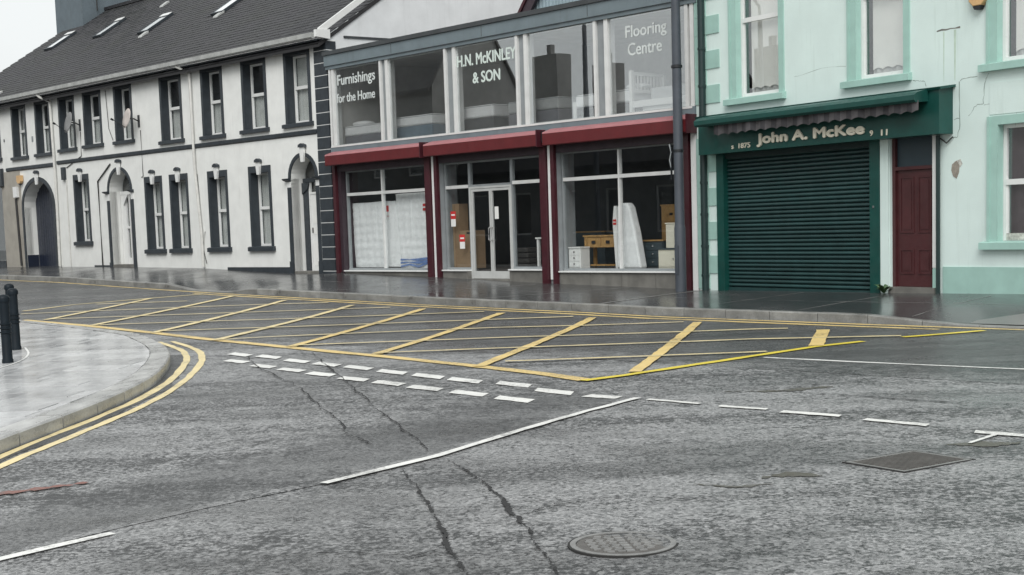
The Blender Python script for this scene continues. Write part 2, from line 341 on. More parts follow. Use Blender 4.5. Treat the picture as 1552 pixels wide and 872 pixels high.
def resample(pts, step):
    out = []
    for (a, b) in zip(pts[:-1], pts[1:]):
        L = math.hypot(b[0] - a[0], b[1] - a[1]); k = max(1, int(L / step))
        out += [(a[0] + (b[0] - a[0]) * i / k, a[1] + (b[1] - a[1]) * i / k) for i in range(k)]
    return out + [pts[-1]]
def smoothline(pts, it=2):
    for _ in range(it):
        q = [pts[0]]
        for a, b in zip(pts[:-1], pts[1:]): q += [(a[0] * .75 + b[0] * .25, a[1] * .75 + b[1] * .25), (a[0] * .25 + b[0] * .75, a[1] * .25 + b[1] * .75)]
        pts = q + [pts[-1]]
    return pts
def strip(name, pts, width, h, m, parent=ROAD, jit=.010, step=.25, hf=road, taper=False):
    pts = resample(pts, step); mbs = MB(); n = len(pts); vs = []
    for i, p in enumerate(pts):
        a = pts[max(0, i - 1)]; b = pts[min(n - 1, i + 1)]; dx, dy = b[0] - a[0], b[1] - a[1]; L = math.hypot(dx, dy) or 1
        wv = width[i * len(width) // n] if isinstance(width, list) else width
        if taper and (i == 0 or i == n - 1): wv *= .2
        for sgn in (1, -1):
            o = sgn * wv / 2 + random.uniform(-jit, jit); x, y = p[0] - dy / L * o, p[1] + dx / L * o; vs.append((x, y, hf(x, y) + h))
    mbs.add(vs, [(2 * i, 2 * i + 1, 2 * i + 3, 2 * i + 2) for i in range(n - 1)]); return mbs.build(name, m, parent)
def patchpoly(name, pts, h, m, parent=ROAD):
    return MB().add([(x, y, road(x, y) + h) for x, y in pts], [tuple(range(len(pts)))]).build(name, m, parent)

# the darker trench reinstatement, as a gridded sheet between its two edges
lowe = [(-3.6, 7.0), (-2.967, 7.805), (-2.446, 8.436), (-2.016, 8.893), (-1.345, 9.5), (-.626, 10.353), (.005, 11.443), (1.121, 13.263)]
uppe = [(-4.05, 8.0), (-3.573, 8.9), (-3.097, 10.159), (-2.549, 10.951), (-2.097, 11.653), (-1.287, 12.872), (-.718, 13.877), (.2, 15.2)]
def sheet(name, lo, hi, nseg, ncr, h, m, feather):
    mb = MB(); vs = []; att = []
    for k in range((len(lo) - 1) * nseg + 1):
        f = k / nseg; i = min(int(f), len(lo) - 2); t = f - i
        a = [lo[i][j] * (1 - t) + lo[i + 1][j] * t for j in (0, 1)]; b = [hi[i][j] * (1 - t) + hi[i + 1][j] * t for j in (0, 1)]
        for q in range(ncr + 1):
            g = q / ncr; x, y = a[0] * (1 - g) + b[0] * g, a[1] * (1 - g) + b[1] * g; vs.append((x, y, road(x, y) + h))
            e0, e1 = feather; endf = 1 if k not in (0, (len(lo) - 1) * nseg) else .2
            att.append(min(1, endf, (g / e0) if e0 else 1, ((1 - g) / e1) if e1 else 1))
    mb.add(vs, [(k * (ncr + 1) + q, k * (ncr + 1) + q + 1, (k + 1) * (ncr + 1) + q + 1, (k + 1) * (ncr + 1) + q) for k in range((len(lo) - 1) * nseg) for q in range(ncr)])
    o = mb.build(name, m, ROAD, smooth=True); a_ = o.data.attributes.new('edge', 'FLOAT', 'POINT'); a_.data.foreach_set('value', att); return o
sheet('trench_patch', lowe, uppe, 6, 12, .004, ASPHD, (.12, .45))
ml_ = [xy(s_, 4.40) for s_ in range(-16, 31, 2)]; mh_ = [xy(s_, interp(s_, [-16, 2, 9, 14, 19, 30], [13.2, 12.9, 11.4, 10.7, 10.2, 9.6])) for s_ in range(-16, 31, 2)]
sheet('main_carriageway', ml_, mh_, 3, 10, .0025, ASPHM, (0, .22))

# yellow box junction and kerb lines
k1 = [(-24.5, 54.1)] + [xy(s, 4.35 + .24) for s in (-21, -15, -10, -5, 0, 5, 10, 15)] + [(3.80, 22.66), (5.0, 21.15), (6.167, 19.60), (6.9, 18.85), (8.2, 17.35), (10.5, 14.6)]
k1 = [xy(s, 4.62 - (max(0, s - 15) * .012)) for s in [-26 + 1.5 * i for i in range(38)]]
strip('yellow_line', k1, .11, .006, YEL)
k2 = [xy(s, 4.92 - (max(0, s - 15) * .012)) for s in [1.2 + 1.5 * i for i in range(15)]]
strip('yellow_line', k2, .12, .006, YEL)
strip('box_junction_edge', [(-10.13, 28.784), (-8.1, 26.5), (-6.344, 24.32), (-4.80, 22.25), (-3.317, 20.45), (-1.943, 18.8), (-.479, 16.85), (.30, 15.75), (.72, 14.98)], .20, .010, YEL)
strip('box_junction_edge', [(.685, 14.90), (1.155, 15.31), (2.023, 16.2), (2.85, 17.03), (3.783, 17.95), (4.55, 18.45)], .13, .014, YELB)
strip('box_junction_edge', [(5.177, 18.80), (5.766, 18.98), (6.40, 19.18)], .13, .014, YELB)
strip('box_junction_edge', [(-11.105, 31.6), (-10.44, 33.0), (-8.848, 34.2), (-7.783, 34.9)], .13, .010, YEL2)
strip('yellow_line', [(-9.381, 27.40), (-7.548, 25.32), (-6.733, 24.42)], .10, .010, YEL2)
AL = [((-9.58, 28.515), (-8.848, 34.102)), ((-8.035, 26.571), (-6.784, 33.753)), ((-6.305, 24.168), (-5.209, 31.6)), ((-4.795, 22.1), (-3.442, 29.4)), ((-3.335, 20.5), (-1.843, 27.7)), ((-1.917, 18.95), (-.286, 25.9)), ((-.48, 16.8), (1.309, 24.2)), ((1.292, 15.6), (2.896, 22.5)), ((3.85, 18.05), (4.44, 20.32))]
for i, a in enumerate(AL): strip('box_junction_hatch', list(a), .15 if i < 8 else .19, .018, YEL if i > 3 else YEL2)
BL = [[(-9.792, 32.736), (-7.625, 32.551)], [(-10.779, 30.549), (-8.607, 30.572), (-5.563, 30.518), (-4.065, 30.30)], [(-9.47, 28.6), (-6.2, 28.462), (-2.557, 28.40)], [(-7.883, 26.505), (-4.517, 26.405), (-.611, 26.32)], [(-6.247, 24.5), (-4.185, 24.424), (-.274, 24.48), (.983, 24.48)], [(-4.8, 22.169), (-3.851, 22.436), (-.261, 22.85), (2.685, 22.618)], [(-3.343, 20.687), (-.245, 21.0), (3.493, 20.84), (4.006, 20.75)], [(-1.917, 19.055), (-.228, 19.2), (3.251, 19.3), (5.189, 18.929)], [(-.161, 17.285), (2.924, 17.473), (3.11, 17.5)]]
for b in BL: strip('box_junction_hatch', b, .105, .022, YEL2)
YI = [(-4.36, 6.0), (-4.30, 9.0), (-4.27, 11.2), (-4.18, 12.3), (-4.06, 13.4), (-4.00, 14.8), (-4.10, 16.5), (-4.36, 18.2), (-4.56, 19.3), (-4.9, 20.5), (-5.245, 21.3), (-5.72, 22.3)]
YO = [(-4.16, 6.0), (-4.13, 9.0), (-4.08, 11.1), (-3.99, 11.9), (-3.89, 12.9), (-3.80, 14.1), (-3.85, 15.8), (-4.02, 17.3), (-4.25, 18.8), (-4.51, 20.0), (-4.92, 21.1), (-5.5, 22.3)]
for p in (YI, YO): strip('yellow_line', smoothline(p), .09, .006, YEL2 if p is YI else YEL2)
strip('gutter_dirt', smoothline([(p[0] - .0, p[1]) for p in [(-4.36, 6.0), (-4.33, 9.0), (-4.26, 11.2), (-4.16, 12.4), (-4.06, 13.4), (-4.03, 14.5), (-4.05, 15.6), (-4.2, 16.8), (-4.5, 18.5), (-4.85, 19.9)]]), .26, .004, GUTT, jit=.05)
# white give-way dashes, lane dashes and lane lines
UP = [(-3.892, 19.56), (-3.40, 19.075), (-2.905, 18.34), (-2.432, 17.74), (-1.972, 17.17), (-1.4995, 16.52), (-1.032, 15.92), (-.592, 15.347), (-.06, 14.80), (.345, 14.03)]
LO = [(-3.74, 18.57), (-3.245, 17.77), (-2.788, 17.16), (-2.34, 16.53), (-1.884, 15.885), (-1.433, 15.32), (-.993, 14.73), (-.517, 14.13), (-.06, 13.51)]
def dash(c, e, d, name='white_dash'):
    P = [(c[0] + a * e[0] + b * d[0], c[1] + a * e[1] + b * d[1]) for a, b in ((-.5, -.5), (.5, -.5), (.5, .5), (-.5, .5))]
    mbd = MB(); n = 6; vs = []
    for i in range(n + 1):
        for j in (0, 1):
            a = i / n; q = [P[0][k] * (1 - a) + P[1][k] * a if j == 0 else P[3][k] * (1 - a) + P[2][k] * a for k in (0, 1)]
            q = [z + random.uniform(-.012, .012) for z in q]; vs.append((q[0], q[1], road(*q) + .010))
    mbd.add(vs, [(2 * i, 2 * i + 2, 2 * i + 3, 2 * i + 1) for i in range(n)]); return mbd.build(name, WHT, ROAD)
for i, c in enumerate(UP): dash(c, (.35, -.45), (.05, .29))
for i, c in enumerate(LO): dash(c, (.345, -.40), (.06, .25))
for c, e, d in [((1.43, 12.94), (.42, -.44), (.05, .06)), ((1.975, 12.36), (.38, -.33), (.05, .08)), ((2.47, 11.82), (.42, -.38), (.06, .11)), ((3.02, 11.17), (.39, -.44), (.06, .10)), ((3.9, 10.15), (.9, -.78), (.05, .12))]: dash(c, e, d)
dash((.80, 13.48), (.30, -.24), (.10, .16))
strip('white_line', [(-1.36, 9.47), (-.918, 9.994), (-.626, 10.342), (.005, 11.443), (.6, 12.45), (1.127, 13.277)], .075, .014, WHT)
strip('white_line', [(-3.6, 6.9), (-2.947, 7.751), (-2.464, 8.271)], .075, .010, WHT)
strip('white_line', [(2.97, 16.893), (3.923, 15.966), (5.344, 14.70), (7.5, 12.7)], .085, .006, WHT)
strip('white_line', [(3.232, 10.011), (3.541, 10.358)], .04, .014, WHT)
for c in [[(-3.72, 19.172), (-3.271, 17.546), (-2.554, 15.682), (-2.265, 14.729), (-1.914, 13.441), (-1.605, 12.331), (-1.474, 11.727), (-1.176, 10.974)], [(-2.868, 19.475), (-2.109, 16.334), (-1.774, 14.921), (-1.39, 13.29), (-1.287, 12.872), (-.915, 11.47), (-.717, 10.639)]]:
    q = [(x + random.uniform(-.02, .02), y) for x, y in resample(c, .25)]; strip('crack', q, [.006, .014, .016, .006, .018, .005, .014, .010], .0175, CRACK, jit=.009, step=.05)
for c, wd in [([(-.863, 9.9), (-.708, 9.263), (-.594, 8.605), (-.465, 7.927), (-.388, 7.348), (-.291, 6.915), (-.226, 6.3)], [.004, .008, .011, .020, .012, .026, .030, .012, .010, .007]), ([(-.563, 10.225), (-.4, 9.734), (-.235, 9.217), (-.127, 8.625), (-.013, 7.993), (.019, 7.839), (.09, 7.305), (.162, 6.826), (.24, 6.2)], [.004, .007, .011, .016, .032, .020, .009, .007, .008, .006]),
              ([(.01, 8.232), (.202, 8.469), (.382, 8.546), (.665, 8.583), (.956, 8.447), (1.21, 8.464), (1.551, 8.607)], .005), ([(-1.452, 7.495), (-1.239, 7.509), (-.951, 7.507), (-.614, 7.324), (-.444, 7.445)], .005), ([(2.0, 13.9), (2.6, 13.75), (3.373, 14.05), (4.261, 14.221), (5.207, 14.45)], [.006, .015, .008, .016, .006]), ([(1.545, 14.6), (2.3, 13.75), (3.082, 12.95), (3.753, 12.30), (4.6, 11.85)], [.004, .010, .02, .03, .012])]:
    q = [(x + random.uniform(-.012, .012), y + random.uniform(-.012, .012)) for x, y in resample(c, .12)]; strip('crack', q, wd, .0095, CRACK, jit=.013, step=.025)
for k in range(9):        # thin broken traces of red paint
    f = k / 8; cx, cy = -3.78 + .62 * f + random.uniform(-.03, .03), 9.66 + .26 * f + random.uniform(-.05, .05); L = random.uniform(.10, .26) * (1.15 - .6 * f)
    strip('red_spill', [(cx - L / 2, cy - L * .22), (cx, cy + random.uniform(-.01, .01)), (cx + L / 2, cy + L * .24)], [.02, random.uniform(.09, .17) * (1.1 - .6 * f), .07, .03], .0085 + .0004 * k, STAIN, jit=.012, step=.03, taper=True)

for c, wd in (([(3.05, 10.05), (3.3, 9.98), (3.6, 10.0)], [.05, .16, .20, .14, .05]), ([(1.55, 9.0), (1.75, 9.1), (1.95, 9.0)], [.04, .12, .16, .10, .04]), ([(1.1, 8.9), (1.35, 8.75), (1.6, 8.8)], [.02, .07, .06, .02]), ([(2.0, 13.6), (2.5, 13.5), (3.1, 13.75)], [.04, .12, .16, .10])): strip('silt_stain', c, wd, .005, SILT, jit=.03, step=.04, taper=True)
# ------------------------------------------------------------------ far footway, kerb stones
mb = MB(); ss = [-34 + .5 * i for i in range(133)]; nn = [-.4, .6, 1.6, 2.4, 3.0, 3.4, 3.8, KN - .155]
mb.add([(*xy(s, n), pave(s, n)) for s in ss for n in nn], [(i * 8 + j, i * 8 + j + 1, (i + 1) * 8 + j + 1, (i + 1) * 8 + j) for i in range(len(ss) - 1) for j in range(7)])
FOOT = tag(mb.build('pavement', FARPAVE, smooth=True), kind='structure')
s = -27.0
while s < 30:
    L = .92 * random.uniform(.97, 1.03); mb = MB(); a, b = s + .006, s + L - .006; vs = []
    for q in (a, (a + b) / 2, b):
        dzr = random.uniform(-.003, .003)
        for n, zz in ((KN - .15, .003), (KN - .012, 0), (KN, -.014), (KN + .004, -.3)):
            x, y = xy(q, n); vs.append((x, y, interp(q, KS, KZ) - drop(q) + zz + .004 + dzr))
    mb.add(vs, [(4 * i + j, 4 * i + j + 1, 4 * i + j + 5, 4 * i + j + 4) for i in (0, 1) for j in range(3)] + [(0, 1, 2, 3), (8, 9, 10, 11)])
    mb.build('kerb_stone', KERBM, FOOT); s += L
def pz(x, y): s_, n_ = sn(x, y); return pave(s_, n_)
for a, b, wd in [((14.85, 4.15), (13.75, .02), .07), ((11.4, 4.15), (11.72, .1), .025), ((-2.5, 4.15), (-3.0, 2.2), .03), ((19.2, 4.1), (19.0, 1.2), .02), ((6.0, 4.1), (5.6, .2), .02), ((-9, 4.1), (-9.3, .3), .02), ((-15, 4.1), (-15.3, .3), .02), ((17.0, 4.1), (16.8, .7), .015), ((21.3, 4.1), (21.1, 1.5), .015), ((8.8, 4.1), (8.9, .3), .015), ((-34, 2.1), (12.5, 2.1), .012), ((13, 2.3), (26, 2.9), .012)]:
    strip('footway_joint', [xy(*a), xy(*b)], wd, .005, CONC, FOOT, hf=pz)
mb = MB(); ra = [xy(s_, n_) for s_, n_ in ((22.3, 4.19), (29, 4.19), (29, 3.1), (23.3, 3.35))]
mb.add([(x, y, pz(x, y) + .006) for x, y in ra], [(0, 1, 2, 3)])
s0 = 22.3; mb = MB(); rv = []
for i in range(15):
    s_ = 22.3 + .45 * i
    for n_ in (4.19, max(3.05, 4.19 - .6 * (i + .4) * .9)): x, y = xy(s_, n_); rv.append((x, y, pz(x, y) + .007))
mb.add(rv, [(2 * i, 2 * i + 2, 2 * i + 3, 2 * i + 1) for i in range(14)]); mb.build('crossing_ramp', wet('ramp_concrete', (.17, .17, .165), .25, .45, .15), FOOT)

# ------------------------------------------------------------------ near corner pavement: paving stones inside a curved kerb
NK = [(-4.46, 3.0), (-4.44, 6.0), (-4.40, 9.0), (-4.35, 11.0), (-4.29, 11.9), (-4.19, 12.8), (-4.13, 13.6), (-4.11, 14.4), (-4.12, 15.1), (-4.18, 16.1), (-4.38, 17.4), (-4.64, 18.7), (-4.95, 19.8), (-5.48, 21.2), (-6.02, 22.45), (-6.5, 23.2), (-7.2, 24.2), (-8.6, 25.97), (-9.43, 26.95), (-10.3, 28.0), (-14.0, 32.4), (-20.0, 39.5)]
NKs = smoothline(NK, 2)
def offset(pts, d):
    out = []
    for i, p in enumerate(pts):
        a = pts[max(0, i - 1)]; b = pts[min(len(pts) - 1, i + 1)]; dx, dy = b[0] - a[0], b[1] - a[1]; L = math.hypot(dx, dy); out.append((p[0] - dy / L * d, p[1] + dx / L * d))
    return out
def nz(x, y): return road(x, y) + .128
IN = offset(NKs, .26)
base = MB(); bp = IN + [(-26, 40), (-26, 3)]
# bedding sheet below the stones
bv = []
for i in range(0, len(IN)): bv += [(*IN[i], nz(*IN[i]) - .02), (-26, max(3, min(45, IN[i][1])), nz(-26, IN[i][1]) - .02)]
base.add(bv, [(2 * i, 2 * i + 2, 2 * i + 3, 2 * i + 1) for i in range(len(IN) - 1)])
CORNER = tag(base.build('pavement', GROUT), kind='structure')
rs = resample(NKs, .05); acc = 0; seg = [rs[0]]
for a, b in zip(rs[:-1], rs[1:]):
    seg.append(b); acc += math.hypot(b[0] - a[0], b[1] - a[1])
    if acc > .86:
        q = [seg[0], seg[len(seg) // 3], seg[2 * len(seg) // 3], seg[-1]]; d_ = .012 / math.hypot(q[1][0] - q[0][0], q[1][1] - q[0][1]); q[0] = tuple(q[0][j] * (1 - d_) + q[1][j] * d_ for j in (0, 1)); q[3] = tuple(q[3][j] * (1 - d_) + q[2][j] * d_ for j in (0, 1)); mb = MB(); vs = []; dzr = random.uniform(-.003, .003)
        o0, o1, o2 = offset(q, .255), offset(q, .016), q
        for i in range(4):
            for P_, zz in ((o0[i], 0), (o1[i], 0), (o2[i], -.016), (o2[i], -.4)): vs.append((*P_, nz(*o2[i]) + zz + dzr))
        mb.add(vs, [(4 * i + j, 4 * i + j + 1, 4 * i + j + 5, 4 * i + j + 4) for i in range(3) for j in range(3)] + [(0, 1, 2, 3), (12, 13, 14, 15)])
        mb.build('kerb_stone', KERBN, CORNER); acc = 0; seg = [b]
def clip(poly, a, b):    # keep the part of a polygon to the left of a->b
    out = []; f = lambda p: (b[0] - a[0]) * (p[1] - a[1]) - (b[1] - a[1]) * (p[0] - a[0])
    for i, p in enumerate(poly):
        q = poly[(i + 1) % len(poly)]; fp, fq = f(p), f(q)
        if fp >= 0: out.append(p)
        if fp * fq < 0: t = fp / (fp - fq); out.append((p[0] + (q[0] - p[0]) * t, p[1] + (q[1] - p[1]) * t))
    return out
INC = [p for p in IN if 14.4 < p[1] < 29][::3]; INC = [(INC[0][0] - .55, 3.5)] + INC
slabs = []; ca, sa = math.cos(R(-6)), math.sin(R(-6)); row = 0; yy = 8.0
while yy < 31:
    hh = random.choice((.40, .48, .55)); xx = -12.5 - random.random() * .8
    while xx < -2:
        ww = random.uniform(.55, .95); g = random.uniform(.010, .024)
        P_ = [(xx + .005, yy + g), (xx + ww - .005, yy + g), (xx + ww - .005, yy + hh - g), (xx + .005, yy + hh - g)]
        P_ = [(ca * (x + 6) - sa * (y - 18) - 6, sa * (x + 6) + ca * (y - 18) + 18) for x, y in P_]
        for a, b in zip(INC[:-1], INC[1:]):
            P_ = clip(P_, a, b)
            if len(P_) < 3: break
        if len(P_) >= 3:
            c = (sum(p[0] for p in P_) / len(P_), sum(p[1] for p in P_) / len(P_))
            ins = True
            j = min(range(len(IN)), key=lambda k: (IN[k][0] - c[0]) ** 2 + (IN[k][1] - c[1]) ** 2); j = min(max(j, 1), len(IN) - 2)
            a, b = IN[j - 1], IN[j + 1]
            if (b[0] - a[0]) * (c[1] - a[1]) - (b[1] - a[1]) * (c[0] - a[0]) < 0: ins = False
            if ins and c[0] > -.44 * c[1] - .6 and c[0] > -13.2: slabs.append(P_)
        xx += ww
    yy += hh
slabs.sort(key=lambda p: p[0][1])
rest = MB()
for i, P_ in enumerate(slabs):
    dzr = random.uniform(-.003, .002); tx, ty = random.uniform(-.004, .004), random.uniform(-.004, .004); n = len(P_)
    vs = [(x, y, nz(x, y) + dzr + tx * (x - P_[0][0]) + ty * (y - P_[0][1])) for x, y in P_] + [(x, y, nz(x, y) - .05) for x, y in P_]
    fs = [tuple(range(n))] + [(k, (k + 1) % n, (k + 1) % n + n, k + n) for k in range(n)]
    if i < 300: MB().add(vs, fs).build('paving_slab', SLABM, CORNER)
    else: rest.add(vs, fs)
if rest.v: tag(rest.build('paving_slabs', SLABM, CORNER), kind='stuff')
strip('paving_edging', smoothline([(-6.9, 16.4), (-6.50, 17.3), (-6.52, 18.4), (-6.80, 19.5), (-7.25, 20.6)], 2), .03, .006, WHITEP, CORNER, jit=.002, hf=nz)

# bollards
def bollard(x, y, label):
    z = nz(x, y); t = thing('bollard', label, 'bollard', (x, y, z), 0, 'bollards on the corner pavement', zb=0)
    MB().lathe([(.072, 0), (.072, .04), (.064, .06), (.062, .80), (.066, .80)], n=18).build('shaft', BOLL, t, True)
    MB().lathe([(.074, .80), (.076, .84), (.070, .865), (.045, .885), (.01, .893)], n=18).build('cap', BOLL, t, True)
    for k in (.40, .455, .51): MB().lathe([(.063, k - .014), (.077, k - .008), (.077, k + .008), (.063, k + .014)], n=18).build('ring', BOLL, t, True)
    return t
bollard(-6.655, 18.243, 'nearest of three dark ribbed bollards, standing at the very left edge')
bollard(-7.27, 20.305, 'dark ribbed bollard in the middle of the three, furthest right in the picture')
bollard(-8.025, 22.269, 'dark ribbed bollard at the back of the three, half hidden behind the other two')

# covers in the road
c = (.53, 7.39); z = road(*c)
t = thing('manhole_cover', 'round cast iron manhole cover with raised blocks in the foreground road', 'manhole cover', (*c, z), R(8), zb=0)
n_ = 40
def ring(r0, r1, z0, z1):
    m_ = MB(); vs = []
    for k in range(n_):
        a = 2 * math.pi * k / n_; ca_, sa_ = math.cos(a), math.sin(a); vs += [(r0 * ca_, r0 * sa_, z0), (r0 * ca_, r0 * sa_, z1), (r1 * ca_, r1 * sa_, z1), (r1 * ca_, r1 * sa_, z0)]
    return m_.add(vs, [(4 * k + j, 4 * k + (j + 1) % 4, 4 * ((k + 1) % n_) + (j + 1) % 4, 4 * ((k + 1) % n_) + j) for k in range(n_) for j in range(4)])
ring(.255, .285, -.05, .007).build('frame_ring', IRON, t); ring(.285, .298, -.05, .0045).build('surround', GROUT, t)
MB().lathe([(.25, -.05), (.25, .002), (.001, .002)], n=n_).build('lid', IRONR, t)
for ix in range(-4, 5):
    for iy in range(-6, 7):
        x, y = ix * .058 + (iy % 2) * .012, iy * .036
        if math.hypot(x, y) < .215 and ix != 0: box('raised_block', IRON, t, x - .020, x + .020, y - .010, y + .010, .0, .009)
mb = MB(); 
for k in range(-3, 4): mb.box(-.022, .022, k * .06 - .018, k * .06 + .018, .0, .009)
mb.build('centre_bar', IRON, t)
c = (2.63, 9.42); z = road(*c); d1 = Vector((.42, -.03)); d2 = Vector((.15, .41)); e1 = (d1 + d2); e2 = (d1 - d2)
t = thing('access_cover', 'rectangular ribbed iron access cover lying diagonally in the road, right', 'access cover', (*c, z), math.atan2(e1.y, e1.x), zb=0)
hx, hy = e1.length / 2, e2.length / 2
mb = MB()
for a in ((-hx - .014, hx + .014, -hy - .014, -hy), (-hx - .014, hx + .014, hy, hy + .014), (-hx - .014, -hx, -hy, hy), (hx, hx + .014, -hy, hy)): mb.box(*a, -.05, .005)
mb.build('frame', GROUT, t); mb = MB()
for a in ((-hx + .004, hx - .004, -hy + .004, -hy + .025), (-hx + .004, hx - .004, hy - .025, hy - .004), (-hx + .004, -hx + .025, -hy + .025, hy - .025), (hx - .025, hx - .004, -hy + .025, hy - .025)): mb.box(*a, -.05, .0065)
mb.build('rim', IRON, t); box('lid', IRONR, t, -hx + .026, hx - .026, -hy + .026, hy - .026, -.05, .003)
k = -hx + .05
while k < hx - .03: box('rib', IRONR, t, k, k + .014, -hy + .04, hy - .04, .002, .0075); k += .036

# ------------------------------------------------------------------ wall with openings
def wall(mb, u0, u1, z0, z1, ops, v=0, depth=.3, top=True):
    us = sorted(set([u0, u1] + [x for o in ops for x in o[:2] if u0 < x < u1])); zs = sorted(set([z0, z1] + [x for o in ops for x in o[2:4] if z0 < x < z1]))
    for a, b in zip(us[:-1], us[1:]):
        for c_, d in zip(zs[:-1], zs[1:]):
            m_ = ((a + b) / 2, (c_ + d) / 2)
            if any(o[0] < m_[0] < o[1] and o[2] < m_[1] < o[3] for o in ops): continue
            mb.add([(a, v, c_), (b, v, c_), (b, v, d), (a, v, d)], [(0, 1, 2, 3)])
    for o in ops:
        a, b, c_, d = o[:4]
        mb.add([(a, v, c_), (b, v, c_), (b, v, d), (a, v, d), (a, v + depth, c_), (b, v + depth, c_), (b, v + depth, d), (a, v + depth, d)], [(0, 4, 5, 1), (1, 5, 6, 2), (2, 6, 7, 3), (3, 7, 4, 0)])
    return mb

# ================================================================== WHITE TERRACE
YW = FR['W'][1]
WB = thing('terraced_building', 'long white roughcast building with dark window surrounds and slate roof', 'building', (PX, PY, .70), YW)
UPW = [(-22.55, -21.15, 5.0), (-20.07, -18.80, 4.955), (-18.03, -16.80, 4.965), (-16.09, -14.84, 5.015), (-14.18, -12.85, 5.04), (-11.92, -10.68, 5.03), (-8.84, -7.48, 4.835), (-6.30, -5.05, 4.82), (-4.00, -2.68, 4.84), (-1.76, -.47, 4.85), (-25.2, -23.9, 5.0)]
GRW = [(-15.25, -14.08, 1.665, 4.17), (-10.15, -8.99, 1.34, 3.86), (-8.52, -7.37, 1.345, 3.86), (-6.18, -5.04, 1.36, 3.85), (-3.86, -2.67, 1.36, 3.87)]
ARCH = [(-19.45, -16.95, .2, 3.15, .95, 1.02), (-12.62, -11.10, .2, 3.48, .70, .70), (-1.66, -.42, .2, 3.42, .60, .60)]   # u0,u1,z0,spring,rise
ops = []
for a, b, s_ in UPW: ops.append((a + .12, b - .12, s_ + .12, 6.88))
for a, b, s_, t_ in GRW: ops.append((a + .115, b - .115, s_ + .14, t_ - .19))
for a, b, z0, sp, rise, _ in ARCH: ops.append((a, b, z0, sp + rise))
ops.append((-24.6, -21.30, 1.15, 4.0))
mb = wall(MB(), -27.6, .33, .2, 7.2, ops, 0, .28)
def arcpts(a, b, sp, rise, n=14): return [((a + b) / 2 - (b - a) / 2 * math.cos(math.pi * k / n), sp + rise * math.sin(math.pi * k / n)) for k in range(n + 1)]
for a, b, z0, sp, rise, _ in ARCH:
    ap = arcpts(a, b, sp, rise); m_ = len(ap) // 2; top = sp + rise
    mb.add([(x, 0, z) for x, z in ap[:m_ + 1]] + [(a, 0, top)], [tuple(range(m_ + 2))]); mb.add([(x, 0, z) for x, z in ap[m_:]] + [(b, 0, top)], [tuple(range(len(ap) - m_ + 1))])
    mb.add([(x, 0, z) for x, z in ap] + [(x, .5, z) for x, z in ap], [(k, k + 1, k + 1 + len(ap), k + len(ap)) for k in range(len(ap) - 1)])
    mb.box(a - .02, a, .002, .5, z0, sp); mb.box(b, b + .02, .002, .5, z0, sp)
WALL = mb.build('wall', WHITE, WB)
mb = MB(); G = 14.2; sl_ = .66
mb.prism([(0, .2), (G, .2), (G, 7.2), (7.1, 7.2 + 7.1 * sl_ - .1), (0, 7.2)], 'x', .30, .33); mb.build('gable_wall', GABW, WB)
mb = MB(); mb.prism([(0, .2), (G, .2), (G, 7.2), (7.1, 7.2 + 7.1 * sl_ - .1), (0, 7.2)], 'x', -27.6, -27.5); mb.box(-27.5, .3, G - .2, G, .2, 7.2); mb.build('rear_wall', WHITE, WB)
box('interior_floor', DARKIN, WB, -27.4, .2, .3, 8, 4.30, 4.45); box('interior_wall', DARKIN, WB, -27.4, .2, 5.0, 5.1, .3, 7.1)
# beige end of the terrace and its shopfront
mb = wall(MB(), -27.58, -21.20, .25, 4.70, [(-24.6, -21.30, 1.15, 4.0)], -.02, .1)
mb.box(-21.20, -19.62, -.02, .0, .25, 4.55); mb.build('beige_render', BEIGE, WB)
box('shop_fascia', TRIM, WB, -25.2, -21.05, -.12, -.021, 4.02, 4.70); box('shop_window', GLASS, WB, -24.6, -21.30, .12, .13, 1.15, 4.0); box('stall_riser', TRIM, WB, -24.6, -21.3, -.05, -.021, .3, 1.15)
# string course, plinth, quoins
mb = MB(); mb.prism([(-.002, 4.54), (-.05, 4.58), (-.055, 4.68), (-.002, 4.70)], 'x', -20.75, -16.62); mb.build('string_course', TRIM, WB)
mb = MB(); mb.prism([(-.002, 4.59), (-.05, 4.63), (-.055, 4.72), (-.002, 4.74)], 'x', -16.40, -.24); mb.build('string_course', TRIM, WB)
box('plinth', TRIM, WB, -5.25, -1.84, -.03, -.002, .3, .885)
box('plinth', TRIM, WB, -14.0, -12.8, -.02, -.002, .3, .96)
z = .45
while z < 7.05:
    z2 = min(z + .313, 7.08); box('quoin', TRIM, WB, -.235, .355, -.035, .3, z, z2); box('quoin_joint', UPVC, WB, -.238, .352, -.028, .29, z2 + .001, z2 + .021); z += .337
box('quoin_edge', UPVC, WB, -.27, -.24, -.02, -.002, .4, 7.1)
# windows
GLASST = glass_mat('terrace_glass', 2.15)
def sash(w_, a, b, z0, z1, v, zm, fr=.055, m=UPVC, gl=GLASST):
    f = MB(); f.box(a, a + fr, v, v + .06, z0, z1).box(b - fr, b, v, v + .06, z0, z1).box(a + fr, b - fr, v, v + .06, z1 - fr, z1).box(a + fr, b - fr, v, v + .06, z0, z0 + fr * 1.2)
    f.box(a + fr, b - fr, v - .015, v + .05, zm - .045, zm + .045).box(a + fr * 1.0, a + fr * 1.5, v + .01, v + .05, z0 + fr * 1.2, zm - .045).box(b - fr * 1.5, b - fr, v + .01, v + .05, z0 + fr * 1.2, zm - .045)
    f.build('frame', m, w_)
    MB().box(a + fr, b - fr, v + .030, v + .036, zm + .045, z1 - fr).build('pane', gl, w_)
    MB().box(a + fr * 1.5, b - fr * 1.5, v + .022, v + .028, z0 + fr * 1.2, zm - .045).build('pane', gl, w_)
